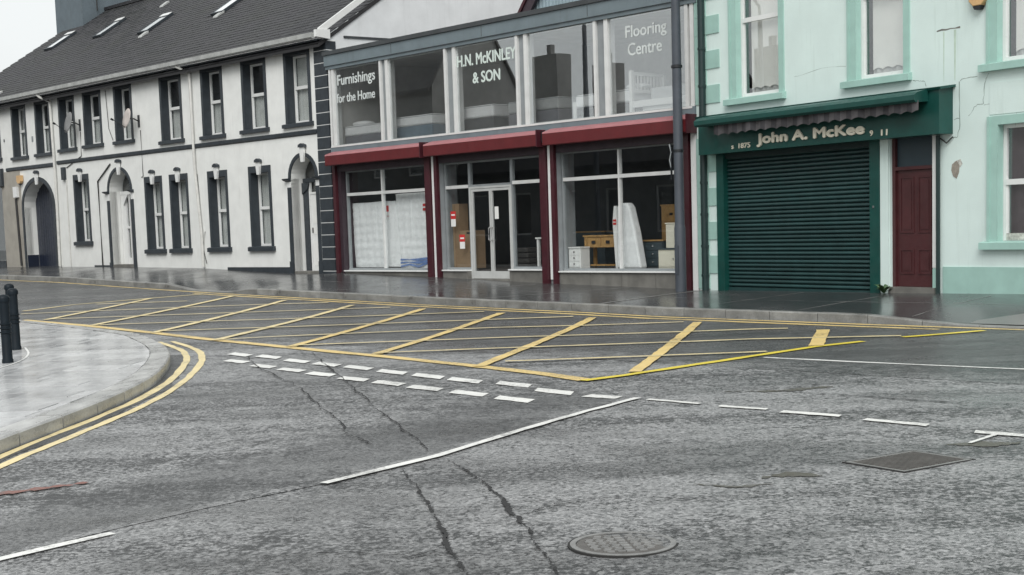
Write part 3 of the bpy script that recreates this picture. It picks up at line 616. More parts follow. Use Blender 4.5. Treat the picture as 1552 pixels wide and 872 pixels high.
def drape(w_, m, a, b, z0, z1, v, folds=6, amp=.012):
    d = MB(); n = folds * 4; vs = []
    for k in range(n + 1):
        x = a + (b - a) * k / n; y = v + amp * math.sin(k * math.pi / 2 + random.uniform(-.4, .4)); vs += [(x, y, z0 + .006 * math.sin(k)), (x, y, z1)]
    d.add(vs, [(2 * k, 2 * k + 2, 2 * k + 3, 2 * k + 1) for k in range(n)]); return d.build('curtain', m, w_, True)
def w_window(a, b, zs, zt, up_, i):
    o0, o1 = a + (.12 if up_ else .115), b - (.12 if up_ else .115); sz = zs + (.12 if up_ else .14); ot = 6.88 if up_ else zt - .19; rv = .24
    s_ = MB(); top = 7.13 if up_ else zt
    s_.box(a, o0, -.022, -.002, sz, top).box(o1, b, -.022, -.002, sz, top).box(o0, o1, -.022, -.002, ot, top)
    s_.box(o0 - .001, o0 + .008, -.02, rv, sz, ot).box(o1 - .008, o1 + .001, -.02, rv, sz, ot).box(o0 + .008, o1 - .008, -.02, rv, ot - .008, ot + .001)
    w_ = s_.build('window', TRIM, WB)
    MB().prism([(-.09, zs), (-.09, sz - .02), (-.02, sz), (rv, sz + .01), (rv, zs)], 'x', a - .11, b + .07).build('sill', TRIM, w_)
    zm = (sz + ot) / 2 + .05
    sash(w_, o0 + .009, o1 - .009, sz + .012, ot - .009, rv, zm)
    r_ = random.random()
    if up_: drape(w_, CURT, o0 + .05, o1 - .05, sz + .05, zm - .02 if r_ < .45 else (ot - .05 if r_ < .8 else sz + .55), rv + .10, 6)
    else: drape(w_, CURT, o0 + .05, o0 + (o1 - o0) * (.97 if i % 2 else .8), sz + .05, ot - .05, rv + .10, 6)
    if not up_:
        kx = (a + b) / 2 + .03
        MB().prism([(kx - .10, zt - .02), (kx - .085, zt + .10), (kx + .085, zt + .10), (kx + .10, zt - .02), (kx + .06, zt - .26), (kx - .06, zt - .26)], 'y', -.09, -.023).build('keystone', UPVC, w_)
        MB().prism([(kx - .135, zt + .10), (kx - .12, zt + .17), (kx, zt + .215), (kx + .12, zt + .17), (kx + .135, zt + .10)], 'y', -.12, -.002).build('keystone_cap', TRIM, w_)
for i, (a, b, s_) in enumerate(UPW): w_window(a, b, s_, 0, True, i)
for i, (a, b, s_, t_) in enumerate(GRW): w_window(a, b, s_, t_, False, i)
# arched entrances
def archband(a, b, sp, rise, wd, v0, v1, n=16):
    m_ = MB(); cx = (a + b) / 2; vs = []
    for k in range(n + 1):
        th = math.pi * k / n
        for rr, hh in (((b - a) / 2, rise), ((b - a) / 2 + wd, rise + wd)):
            for v in (v0, v1): vs.append((cx - rr * math.cos(th), v, sp + hh * math.sin(th)))
    m_.add(vs, [(4 * k + i, 4 * k + j, 4 * k + 4 + j, 4 * k + 4 + i) for k in range(n) for i, j in ((0, 1), (1, 3), (3, 2), (2, 0))] + [(0, 1, 3, 2), (4 * n, 4 * n + 2, 4 * n + 3, 4 * n + 1)]); return m_
def keyst(p, kx, zt):
    MB().prism([(kx - .10, zt + .02), (kx - .085, zt + .17), (kx + .085, zt + .17), (kx + .10, zt + .02), (kx + .06, zt - .24), (kx - .06, zt - .24)], 'y', -.10, -.04).build('keystone', UPVC, p)
    MB().prism([(kx - .135, zt + .17), (kx - .12, zt + .24), (kx, zt + .28), (kx + .12, zt + .24), (kx + .135, zt + .17)], 'y', -.13, -.002).build('keystone_cap', TRIM, p)
def archplate(m_, a, b, z0, sp, rise, v, t=.04):
    P_ = [(a, z0), (b, z0)] + list(reversed(arcpts(a, b, sp, rise))); return m_.prism(P_, 'y', v, v + t)
# carriage arch
a, b, z0, sp, rise, _ = ARCH[0]
D1 = archband(a, b, sp, rise, .15, -.03, .0).box(a - .15, a, -.03, -.001, .3, sp).box(b, b + .15, -.03, -.001, .3, sp).build('arched_gateway', TRIM, WB)
keyst(D1, (a + b) / 2 + .1, sp + rise + .1)
g_ = MB(); archplate(g_, a, b, .3, sp, rise, .48); g_.build('gate_backing', TRIM2, D1)
k = a + .02
while k < b - .05: 
    x1 = min(k + .19, b - .01); zt = sp + rise * math.sqrt(max(.02, 1 - (((k + x1) / 2 - (a + b) / 2) / ((b - a) / 2)) ** 2)) - .05
    MB().box(k, x1 - .015, .455, .479, .45, zt).build('gate_board', TRIM2, D1); k += .19
box('reveal_plinth', TRIM2, D1, a + .001, a + .012, .01, .45, .3, 1.35)
# house doors
def housedoor(a, b, sp, rise, white):
    D = archband(a, b, sp, rise, .11, -.03, .0).box(a - .16, a, -.035, -.001, .3, 3.17).box(b, b + .16, -.035, -.001, .3, 3.17).box(a - .19, a, -.05, -.036, .3, 1.05).box(b, b + .19, -.05, -.036, .3, 1.05).build('arched_doorway', TRIM, WB)
    for x0, x1 in ((a - .17, a), (b, b + .17)): box('impost', UPVC, D, x0, x1, -.03, -.001, 3.17, sp - .09)
    MB().prism([(-.002, sp - .09), (-.13, sp - .04), (-.15, sp), (-.002, sp + .015)], 'x', a - .26, a).build('cornice', TRIM, D); MB().prism([(-.002, sp - .09), (-.13, sp - .04), (-.15, sp), (-.002, sp + .015)], 'x', b, b + .2).build('cornice', TRIM, D)
    MB().box(a, b, .40, .47, sp - .12, sp + .0).build('transom_bar', TRIM if white else UPVC, D)
    keyst(D, (a + b) / 2 + .1, sp + rise + .08)
    fl = MB(); archplate(fl, a, b, sp, sp, rise, .46, .01); fl.build('fanlight', GLASS, D)
    dk = MB(); archplate(dk, a, b, .3, sp, rise, .62, .02); dk.build('hall_backing', DARKIN, D)
    box('step', STONE, D, a, b, -.02, .6, .3, interp(a, BS, BZ) + .07)
    zf = interp(a, BS, BZ) + .07
    if white:
        box('pilaster', TRIM, D, a + .02, a + .27, .38, .47, zf, sp - .13); MB().prism([(a + .02, sp - .45), (a + .02, sp - .13), (a + .36, sp - .13), (a + .30, sp - .30)], 'y', .34, .38).build('scroll_bracket', TRIM, D)
        f_ = MB().box(a + .28, a + .34, .40, .47, zf, sp - .13).box(b - .05, b, .40, .47, zf, sp - .13).box(a + .34, b - .05, .40, .47, 2.96, 3.02); f_.build('door_frame', UPVC, D)
        box('transom_pane', GLASS, D, a + .34, b - .05, .44, .446, 3.02, sp - .13)
        d_ = box('door', UPVC, D, a + .345, b - .055, .42, .46, zf, 2.955)
        for x0, x1 in ((a + .42, (a + b) / 2 + .13), ((a + b) / 2 + .19, b - .12)):
            for z0_, z1_ in ((zf + .15, zf + .85), (zf + 1.05, 2.05), (2.12, 2.80)): box('panel', WHITEP, d_, x0, x1, .411, .419, z0_, z1_)
        box('handle', BLACK, d_, a + .38, a + .41, .395, .419, 1.85, 2.0); box('letter_plate', CHROME, d_, (a + b) / 2 - .0, (a + b) / 2 + .22, .405, .411, 1.72, 1.77)
    else:
        f_ = MB().box(a + .30, a + .37, .40, .47, zf, sp - .13).box(a + .56, a + .63, .40, .47, zf, sp - .13).box(a + .37, a + .56, .40, .47, 2.2, 2.28).box(a + .02, a + .30, .40, .47, zf, sp - .13).box(a + .37, a + .56, .42, .46, zf, 1.2); f_.build('door_frame', UPVC, D)
        box('side_pane', GLASS, D, a + .37, a + .56, .445, .451, 1.2, sp - .13)
        d_ = box('door', TRIM2, D, a + .64, b - .01, .42, .46, zf, sp - .13); box('panel', TRIM2, d_, a + .74, b - .12, .411, .419, zf + .2, 1.7); box('panel', TRIM2, d_, a + .74, b - .12, .411, .419, 1.9, 3.1)
        MB().prism([(a + .3, sp - .5), (a + .3, sp - .13), (a + .62, sp - .13), (a + .45, sp - .30)], 'y', .34, .399).build('scroll_bracket', UPVC, D)
housedoor(*[ARCH[1][i] for i in (0, 1, 3, 4)], False); housedoor(*[ARCH[2][i] for i in (0, 1, 3, 4)], True)
# roof
rf = MB(); rf.prism([(-.26, 7.22 - .26 * sl_ - .04), (7.1, 7.22 + 7.1 * sl_ - .04), (7.1, 7.22 + 7.1 * sl_ - .2), (-.26, 7.22 - .26 * sl_ - .14)], 'x', -27.62, .36)
rf.prism([(7.101, 7.22 + 7.1 * sl_ - .04), (G + .2, 7.1), (G + .2, 6.95), (7.101, 7.22 + 7.1 * sl_ - .2)], 'x', -27.62, .36)
ROOF = rf.build('roof', ROOFU, WB)
ang = math.atan(sl_); sw, ex = .30, .215; rows = int(7.36 / math.cos(ang) / ex)
rl = [(-25.65, -24.9, 4.13, 5.30), (-21.25, -20.6, 4.15, 5.35), (-16.2, -15.5, 3.39, 4.55), (-11.1, -10.35, 3.45, 4.65)]
allsl = []
for r_ in range(rows):
    vv = -.28 + r_ * ex * math.cos(ang); u = .36 - (.15 if r_ % 2 else 0) - sw
    while u > -27.7: allsl.append((u, vv)); u -= sw
allsl.sort(key=lambda p: (p[0] * .685 - p[1] * .3), reverse=True)
me = MB().add([(0, 0, .012), (sw - .006, 0, .012), (sw - .006, 0, .0), (0, 0, 0), (0, ex * 1.5, 0), (sw - .006, ex * 1.5, 0)], [(0, 1, 5, 4), (3, 2, 1, 0), (0, 4, 3), (1, 2, 5)]).mesh('slate', SLATE)
st = MB(); cs_, sn_ = math.cos(ang), math.sin(ang)
for i, (u, vv) in enumerate(allsl):
    zz = 7.22 + sl_ * vv - .035
    if any(a - .12 < u + sw / 2 < b + .12 and c_ - .1 < vv + .1 < d + .05 for a, b, c_, d in rl): continue
    tw = random.uniform(-.012, .012); lift = random.uniform(0, .006)
    if i < 300:
        o = bpy.data.objects.new('slate', me); COL.objects.link(o); o.parent = ROOF; o.location = (u, vv, zz + lift - .70); o.rotation_euler = (ang, 0, tw)
    else:
        P_ = [(0, 0, .012 + lift), (sw - .006, 0, .012 + lift), (sw - .006, 0, 0), (0, 0, 0), (0, ex * 1.5, 0), (sw - .006, ex * 1.5, 0)]
        st.add([(u + x + tw * -y, vv + y * cs_ - z_ * sn_, zz + y * sn_ + z_ * cs_) for x, y, z_ in P_], [(0, 1, 5, 4), (3, 2, 1, 0), (0, 4, 3), (1, 2, 5)])
mS, tS, bS, newS, linkS = nodes('slate_field')
cS = newS('ShaderNodeTexCoord').outputs['Object']; gi = newS('ShaderNodeNewGeometry').outputs['Random Per Island']
bsS = mixc(tS, rng(tS, gi, 0, 1, 0, 1), (.014, .014, .016), (.048, .047, .052)); bsS = mixc(tS, rng(tS, noise(tS, cS, .8, 5), .45, .7, 0, .5), bsS, (.026, .028, .022))
linkS(bsS, bS.inputs['Base Color']); linkS(rng(tS, gi, 0, 1, .5, .75), bS.inputs['Roughness'])
tag(st.build('slates', mS, ROOF), kind='stuff')
box('ridge_tiles', SLATE, ROOF, -27.6, .36, 6.98, 7.24, 7.22 + 7.1 * sl_ - .06, 7.22 + 7.1 * sl_ + .07)
for a, b, c_, d in rl:
    q = lambda v, h: (v - h * sn_ * 1.0, 7.22 + sl_ * v + h * cs_ - .03)
    f_ = MB(); f_.prism([q(c_, .0), q(c_, .09), q(d, .09), q(d, 0)], 'x', a, a + .06).prism([q(c_, .0), q(c_, .09), q(d, .09), q(d, 0)], 'x', b - .06, b).prism([q(c_, 0), q(c_, .09), q(c_ + .07, .09), q(c_ + .07, 0)], 'x', a + .06, b - .06).prism([q(d - .2, 0), q(d - .2, .10), q(d, .10), q(d, 0)], 'x', a + .06, b - .06)
    fo = f_.build('rooflight', TRIM, ROOF)
    MB().prism([q(c_ + .07, .04), q(c_ + .07, .07), q(d - .2, .07), q(d - .2, .04)], 'x', a + .06, b - .06).build('pane', MATS['rooflight_painted_sky'] if 'rooflight_painted_sky' in MATS else mat('rooflight_painted_sky', (.80, .83, .84), .12, .03, 3, spec=1.0), fo)  # near-white pane colour paints in the reflected sky
    MB().prism([q(d - .19, .101), q(d - .19, .118), q(d - .01, .118), q(d - .01, .101)], 'x', a + .02, b - .02).build('cowl', UPVC, fo)
for uu, vv in ((-15.6, 3.05), (-18.4, 5.6), (-10.6, 3.2), (-23.0, .6)): q0 = 7.22 + sl_ * vv; MB().prism([(vv, q0 - .01), (vv + .02, q0 + .05), (vv + .3, q0 + .25), (vv + .3, q0 + .17)], 'x', uu, uu + .28).build('roof_flashing', GUTTER, ROOF)
ch = MB().box(-28.15, -25.6, 5.95, 8.25, 7.0, 15.2).build('chimney', CHIM, ROOF); box('chimney_cap', CHIM, ROOF, -28.3, -25.45, 5.8, 8.4, 15.2, 15.45)
MB().tube([W_ for W_ in ((-25.50, 6.6, 11.8), (-25.50, 6.6, 15))], .03, 6).build('flue_pipe', CABLE, ROOF)
# eaves, barge, gutter, pipes
MB().box(-27.5, .30, -.26, .0, 7.09, 7.13).build('soffit', TRIM, WB)
gp = [(-.26, 7.27)] + [(-.33 - .07 * math.cos(math.pi + math.pi * k / 6) * 1, 7.27 - .10 * math.sin(math.pi * k / 6)) for k in range(7)]
MB().prism([(-.265, 7.30), (-.265, 7.17), (-.30, 7.145), (-.36, 7.145), (-.40, 7.18), (-.41, 7.30)], 'x', -27.6, .20).build('gutter', GUTTER, WB)
MB().prism([(-.42, 7.35), (-.42, 7.16), (.05, 7.12), (.05, 7.38)], 'x', .365, .47).build('eaves_box', UPVC, WB)
MB().prism([(-.30, 7.20), (-.30, 7.40), (7.1, 7.40 + 7.4 * sl_), (7.1, 7.20 + 7.4 * sl_)], 'x', .37, .44).build('barge_board', UPVC, WB)
MB().prism([(.6, 7.20), (.6, 7.26), (3.4, 7.32), (3.4, 7.26)], 'x', .331, .36).build('flashing', FASCD, WB)
def pipe(pts, r, m=PIPE, name='downpipe', par=WB): return MB().tube(pts, r, 8).build(name, m, par, True)
pipe([(-17.05, -.32, 7.15), (-16.9, -.30, 7.05), (-16.55, -.09, 6.85), (-16.52, -.07, 4.0), (-16.60, -.07, .93)], .05)
pipe([(-7.2, -.32, 7.15), (-7.05, -.28, 7.08), (-6.80, -.09, 6.9), (-6.80, -.07, 4.0), (-6.60, -.07, 1.9), (-6.60, -.07, .9)], .045)
pipe([(-15.75, -.03, 4.03), (-15.80, -.03, .95)], .02, PIPE, 'conduit'); box('vent_box', TRIM, WB, -16.0, -15.78, -.10, -.002, 4.03, 4.48)
pipe([(-12.40, -.03, 4.41), (-13.36, -.03, 3.87), (-13.36, -.03, .95)], .025, CABLE, 'cable')
pipe([(-10.19, -.02, 5.4), (-10.18, -.02, 3.9), (-10.3, -.02, 3.86)], .012, CABLE, 'cable'); pipe([(-14.45, -.02, 5.64), (-14.49, -.02, 4.8), (-15.7, -.02, 4.45)], .014, CABLE, 'cable'); pipe([(-12.45, -.02, 6.9), (-12.35, -.02, 5.6), (-12.1, -.02, 5.2)], .010, CABLE, 'cable')
pipe([(-6.45, -.03, 2.0), (-6.62, -.03, 1.5), (-6.45, -.03, 1.0), (-6.70, -.03, 1.7), (-6.62, -.03, 2.05), (-6.75, -.03, 3.8)], .010, CABLE, 'cable')
pipe([(-20.0, -.06, 3.5), (-19.87, -.06, .95)], .045, CABLE, 'downpipe'); box('meter_box', UPVC, WB, -20.10, -19.78, -.12, -.021, 3.55, 3.95)
box('vent_grille', TRIM, WB, -20.85, -20.78, -.02, -.001, 5.7, 5.8); box('vent_grille', GREYP, WB, -18.40, -18.28, -.015, -.001, 5.55, 5.75)
# dishes and alarm
def dish(u, v, z, m, label, tall):
    t = thing('satellite_dish', label, 'satellite dish', W3('W', u, 0, z), YW, 'satellite dishes on the white wall', zb=0)
    f = MB(); n = 20; vs = [(0, .05, 0)]
    for rr, dd in ((.5, .035), (1, 0)): vs += [(rr * tall * .9 * math.cos(2 * math.pi * k / n), dd, rr * tall * math.sin(2 * math.pi * k / n)) for k in range(n)]
    fs = [(0, 1 + k, 1 + (k + 1) % n) for k in range(n)] + [(1 + k, 1 + n + k, 1 + n + (k + 1) % n, 1 + (k + 1) % n) for k in range(n)]
    rot = Matrix.Rotation(R(-6), 4, 'Z') @ Matrix.Rotation(R(-14), 4, 'X'); off = Vector((0, v, 0))
    f.add([tuple(rot @ Vector(p) + off) for p in vs], fs); o = f.build('reflector', m, t, True); md = o.modifiers.new('thick', 'SOLIDIFY'); md.thickness = .012
    arm = rot @ Vector((0, -.42, -.18)) + off; MB().tube([tuple(rot @ Vector((0, .0, -tall * .9)) + off), tuple(arm)], .012, 6).build('arm', BLACK, t)
    MB().tube([tuple(arm), tuple(arm + Vector((.0, -.08, .04)))], .035, 8).build('receiver', BLACK, t)
    MB().tube([tuple(off + Vector((.02, .06, 0))), (.12, v + .2, -.02), (.14, -.02, -.1)], .022, 8).build('bracket', BLACK, t); MB().box(.08, .20, -.02, 0, -.3, .1).build('wall_plate', BLACK, t)
dish(-14.62, -.38, 5.98, DISHG, 'grey satellite dish on the white wall between the third and fourth upper windows', .37)
dish(-10.42, -.38, 5.80, DISHB, 'beige satellite dish over the fifth upper window, right one of two', .33)
t = thing('alarm_box', 'small amber alarm box above the carriage arch of the white building', 'alarm box', W3('W', -19.5, 0, 4.06), YW, zb=0)
MB().prism([(-.17, .30), (.17, .30), (.17, .08), (.08, 0), (-.08, 0), (-.17, .08)], 'y', -.14, -.022).build('casing', AMBER, t); MB().prism([(-.07, .02), (.07, .02), (.03, -.05), (-.03, -.05)], 'y', -.12, -.03).build('lens', BLACK, t)

# ================================================================== FURNITURE SHOP
YS = FR['S'][1]
SB = thing('furniture_shop', 'two storey furniture shop with grey fascia, red canopies and glazed showroom', 'shop', W3('S', 0, 0, .55), YS)
mb = MB()
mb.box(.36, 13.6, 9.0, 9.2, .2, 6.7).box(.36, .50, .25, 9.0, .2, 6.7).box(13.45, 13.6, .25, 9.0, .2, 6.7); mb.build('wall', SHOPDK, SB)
box('roof', FASCD, SB, .36, 13.6, .02, 9.2, 6.66, 6.72)
box('upper_floor', GREYP, SB, .5, 13.45, .16, 9.0, 3.95, 4.14); box('ground_floor', CARPET, SB, .5, 13.45, .45, 9.0, .5, .80)
mb = MB(); mb.box(.5, 13.45, 4.6, 4.7, 4.14, 6.6); mb.build('showroom_back_wall', SHOPIN, SB); box('showroom_ceiling', SHOPIN, SB, .5, 13.45, .2, 4.6, 6.50, 6.55)
box('showroom_end_wall', SHOPIN, SB, .50, .53, .2, 4.6, 4.14, 6.5); box('showroom_partition', SHOPIN, SB, 6.4, 6.5, 1.8, 4.6, 4.14, 6.5)
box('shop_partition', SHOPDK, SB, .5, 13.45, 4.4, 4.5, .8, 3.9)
fa = MB(); fa.prism([(-.06, 6.285), (-.06, 6.36), (-.10, 6.38), (-.10, 6.66), (.3, 6.66), (.3, 6.285)], 'x', .33, 13.70); FA_ = fa.build('fascia', FASC, SB)
MB().prism([(-.14, 6.665), (-.14, 6.77), (.35, 6.80), (.35, 6.665)], 'x', .31, 13.72).build('fascia_cap', FASCD, FA_)
for x in (3.4, 7.0, 10.6): box('fascia_joint', FASCD, FA_, x, x + .015, -.103, -.1, 6.40, 6.64)
box('sill_band', FASC, SB, .42, 13.62, -.05, .16, 3.95, 4.20); MB().box(.46, 13.55, -.06, -.051, 4.165, 4.21).build('sill_strip', ALU, SB)
# upper showroom windows
PN = [(.66, 2.76), (3.13, 5.46), (5.90, 8.12), (8.52, 10.70), (11.14, 13.36)]
for a, b in [(.44, .66)] + [(PN[i][1], PN[i + 1][0]) for i in range(4)] + [(13.36, 13.60)]:
    box('window_post', ALU, SB, a, a + min(.085, (b - a) * .45), -.04, .16, 4.205, 6.284)
    if b - a > .3: box('post_panel', GREYP, SB, a + .086, b - .116, .02, .16, 4.205, 6.284)
    box('window_post', ALU, SB, b - (.115 if b - a > .3 else .10), b, -.03, .20, 4.205, 6.284)
PWIN = []
for i, (a, b) in enumerate(PN):
    f_ = MB().box(a, b, .03, .09, 6.25, 6.284).box(a, b, .03, .09, 4.205, 4.235).box(a, a + .02, .03, .09, 4.235, 6.25).box(b - .02, b, .03, .09, 4.235, 6.25)
    w_ = f_.build('showroom_window', ALU, SB); MB().box(a, b, .020, .026, 4.21, 6.283).build('pane', GLASSU, w_); PWIN.append(w_)
def seen(u, v): return u - (32.96 - u) * v / 22.37
text('lettering', 'Furnishings', FROSTD, PWIN[0], .78, 2.50, 5.74, 6.10, .019, .003, .022)
text('lettering', 'for the Home', FROSTD, PWIN[0], .72, 2.47, 5.36, 5.60, .019, .003, .022)
text('lettering', 'H.N. McKINLEY', FROST, PWIN[2], 5.93, 8.08, 5.78, 6.05, .019, .003, .034)
text('lettering', '& SON', FROST, PWIN[2], 6.50, 7.50, 5.34, 5.60, .019, .003, .034)
text('lettering', 'Flooring', FROSTD, PWIN[4], 11.64, 12.82, 5.74, 6.06, .019, .003, .022)
text('lettering', 'Centre', FROSTD, PWIN[4], 11.70, 12.68, 5.43, 5.69, .019, .003, .022)
# canopies
for a, b in ((.50, 4.72), (4.87, 9.06), (9.27, 13.60)):
    c_ = MB().prism([(-.30, 3.66), (-.32, 3.68), (-.32, 3.93), (.0, 3.94), (.0, 3.70)], 'x', a, b).build('canopy_hood', RED, SB)
    MB().prism([(-.325, 3.931), (-.31, 3.965), (-.02, 4.06), (-.02, 3.941)], 'x', a, b).build('canopy_top', REDTOP, c_)
    box('end_cap', MAROON, c_, b, b + .03, -.33, -.001, 3.65, 4.04); box('roller_box', PURPLE, SB, a + .1, b - .02, .0, .16, 3.50, 3.69)
box('canopy_bracket', BLACK, SB, 4.74, 4.85, -.2, -.001, 3.75, 4.0); box('canopy_bracket', BLACK, SB, 9.10, 9.25, -.2, -.001, 3.75, 4.0)
# piers with shutter guide rails
for a, b in ((.40, .74), (4.56, 5.06), (8.87, 9.36), (13.22, 13.6)):
    pr = box('pier', GREYP if a > 1 else PURPLE, SB, a + .02, b - .02, .03, .6, .3, 3.69)
    if a < 1: box('guide_rail', MAROON, pr, a + .05, a + .18, -.06, .029, .4, 3.68)
    elif a > 13: box('guide_rail', MAROON, pr, a, a + .20, -.06, .029, .4, 3.68); box('edge_strip', UPVC, pr, a + .24, 13.6, -.02, .028, .4, 4.2)
    else:
        box('guide_rail', MAROON, pr, a, a + .20, -.07, .029, .35, 3.68); box('guide_rail', MAROON, pr, b - .13, b - .01, -.06, .029, .45, 3.68); box('edge_strip', UPVC, pr, a + .225, a + .31, -.01, .029, .6, 3.68)
# ground floor glazing
def shopwin(u0, u1, z0, z1, mull, zt, v=.22):
    f_ = MB().box(u0, u1, v - .05, v + .05, z0, z0 + .05).box(u0, u1, v - .04, v + .05, z1 - .05, z1).box(u0, u0 + .04, v - .04, v + .05, z0 + .05, z1 - .05).box(u1 - .04, u1, v - .04, v + .05, z0 + .05, z1 - .05)
    xs = [u0 + .04] + [m for m in mull] + [u1 - .04]
    w_ = f_.build('shop_window', GREYP, SB); f_ = MB()
    if zt: f_.box(u0 + .04, u1 - .04, v - .045, v + .045, zt - .04, zt + .04)
    for m in mull: f_.box(m - .025, m + .025, v - .05, v + .045, z0 + .05, z1 - .05)
    if f_.v: f_.build('glazing_bars', ALU, w_)
    for a, b in zip(xs[:-1], xs[1:]):
        for c_, d in ([(z0 + .05, zt - .04), (zt + .04, z1 - .05)] if zt else [(z0 + .05, z1 - .05)]): MB().box(a, b, v, v + .006, c_, d).build('pane', GLASS, w_)
    return w_
shopwin(.74, 4.56, .80, 3.52, [2.40], 2.87); W2 = shopwin(5.06, 6.03, .82, 3.50, [], 2.88); shopwin(7.60, 8.87, .84, 3.50, [], 2.90); shopwin(9.36, 13.22, .80, 3.52, [11.18], 2.89)
shopwin(6.03, 7.60, 2.86, 3.50, [], None)
for a, b, zt in ((.74, 4.56, .80), (5.06, 6.03, .82), (7.60, 8.87, .84), (9.36, 13.22, .80)):
    k = a
    while k < b - .05:
        x1 = min(b, k + random.uniform(.75, 1.2));
        if b - x1 < .3: x1 = b
        box('riser_stone', STONE, SB, k + .004, x1 - .004, .03 + random.uniform(0, .006), .4, .3, zt - .035); k = x1
    box('window_sill', UPVC, SB, a, b, -.015, .26, zt - .034, zt - .002)
dr = MB().box(6.03, 6.10, .16, .27, .5, 2.81).box(7.56, 7.60, .16, .27, .5, 2.81).box(6.03, 7.60, .16, .27, 2.81, 2.859).build('door_frame', ALUD, SB)
for a, b, hx_ in ((6.135, 6.83), (6.845, 7.535), ) and [(6.105, 6.825, 6.79), (6.835, 7.555, 6.89)]:
    l_ = MB().box(a, a + .052, .17, .22, .60, 2.80).box(b - .052, b, .17, .22, .60, 2.80).box(a + .052, b - .052, .17, .22, 2.74, 2.80).box(a + .052, b - .052, .17, .22, .60, .78).build('door', ALUD, SB)
    MB().box(a + .052, b - .052, .19, .196, .78, 2.74).build('pane', GLASS, l_); MB().tube([(hx_, .16, 1.52), (hx_, .11, 1.55), (hx_, .11, 1.83), (hx_, .16, 1.86)], .014, 6).build('handle', CHROME, l_)
    if a > 6.5: box('door_notice', WHITEP, l_, a + .12, a + .26, .184, .188, 2.05, 2.35)
box('door_step', STONE, SB, 6.03, 7.60, .02, .45, .3, .595)
for a, b, c_, d in ((5.22, 5.42, 1.90, 2.28), (5.54, 5.75, 1.34, 1.69)):
    n_o = box('price_notice', REDL, W2, a, b, .212, .216, (c_ + d) / 2, d); box('price_slip', WHITEP, W2, a + .01, b - .01, .212, .2165, c_, (c_ + d) / 2 - .004)
    box('white_print', WHITEP, W2, a + .03, b - .03, .2105, .2118, d - .11, d - .07)
box('cable_stub', CABLE, SB, .62, .66, -.03, .0, .5, .75)
# shed roof behind
SH = thing('rear_shed', 'blue grey clad gable with maroon barge board rising behind the shop fascia', 'shed', W3('S', 8.6, 3, 6.72), YS, zb=6.72)
def shp(u): return u - 8.6
hw = 4.0; ap = 11.4
MB().prism([(shp(4.95), 6.73), (shp(12.25), 6.73), (shp(12.25), 7.2), (0, ap), (shp(4.95), 7.2)], 'y', .12, 6).build('wall', CORR, SH)
k = 5.0
while k < 12.2:
    x = k - 8.6; zt = 7.2 + (ap - 7.2) * (1 - abs(x + .05) / 3.65) - .1
    if zt > 6.9: MB().prism([(x, .12), (x + .03, .08), (x + .07, .08), (x + .10, .12)], 'z', 6.74, zt).build('cladding_rib', CORR, SH)
    k += .125
for sg in (-1, 1):
    e0, e1 = (sg * 3.85, 6.95), (0, ap + .15); MB().prism([e0, e1, (0, ap - .25), (sg * 3.50, 6.95)], 'y', -.10, .0).build('barge_board', PURPLE, SH); MB().prism([(sg * 3.95, 6.98), (0, ap + .28), (0, ap + .16), (sg * 3.84, 6.98)], 'y', -.14, 6).build('roof_slope', MAROON, SH)

# ------------------------------------------------------------------ furniture in the windows
def ft(name, label, cat, u, v, z, group=None, rot=0): return thing(name, label, cat, W3('S', u, v, z), YS + rot, group, zb=0)
def slabmesh(poly, y0, y1, m, name, t, quilt=0):
    o = MB().prism(poly, 'y', y0, y1).build(name, m, t, bevel=.03); return o
def quilted(name, t, w0, w1, h, y0, m, lean=.0, dx=0, rows=8, cols=5):
    mbq = MB(); n, k = cols * 4, rows * 4; vs = []
    for j in range(k + 1):
        for i in range(n + 1):
            a, b = i / n, j / k; x = (w0 * (1 - b) + dx * b) + (w1 - w0) * a
            d = -.019 * abs(math.sin(a * cols * math.pi)) * abs(math.sin(b * rows * math.pi)) + random.uniform(-.003, .003)
            vs.append((x, y0 + d + lean * b, h * b))
    mbq.add(vs, [(j * (n + 1) + i, j * (n + 1) + i + 1, (j + 1) * (n + 1) + i + 1, (j + 1) * (n + 1) + i) for j in range(k) for i in range(n)])
    o = mbq.build(name, m, t, True); return o
t = ft('mattress', 'white quilted mattress in polythene leaning in the left shop window', 'mattress', .62, .38, .86)
MB().prism([(.14, 0), (1.60, 0), (1.60, 1.79), (0.03, 1.76), (-.02, 1.70)], 'y', .03, .24).build('core', MATT, t, bevel=.03); quilted('wrapped_face', t, .14, 1.60, 1.77, .02, POLY, 0, 0.0)
t = ft('mattress', 'narrow wrapped mattress standing end on between two wide mattresses', 'mattress', 2.20, .42, .86)
MB().prism([(.0, 0), (.62, 0), (.52, 1.2), (.44, 1.78), (.02, 1.78)], 'y', 0, .6).build('core', POLY, t, bevel=.03); o = box('red_tag', REDL, t, .04, .14, -.006, -.001, 1.50, 1.66); box('paper_tag', WHITEP, t, .04, .14, -.0055, -.001, 1.28, 1.44); box('red_tag', REDL, t, .04, .14, -.0055, -.001, 1.36, 1.40)
t = ft('mattress', 'tall white mattress in blue tinged wrap beside the first red pillar', 'mattress', 2.80, .40, .84)
MB().prism([(.0, 0), (1.22, 0), (1.22, 1.98), (-.14, 1.98)], 'y', .03, .26).build('core', MATT, t, bevel=.03); quilted('wrapped_face', t, .0, 1.22, 1.97, .02, POLY, 0, -.13)
for z0_, tw in ((.02, .10), (.12, .05), (.20, .04)): MB().prism([(.02, z0_), (.40, z0_ + tw * .6), (.80, z0_ - .01), (1.20, z0_ + tw), (1.20, z0_ + tw + .05), (.8, z0_ + .06), (.42, z0_ + tw), (.02, z0_ + .05)], 'y', -.012, -.006).build('blue_wrap_fold', POLYB, t)
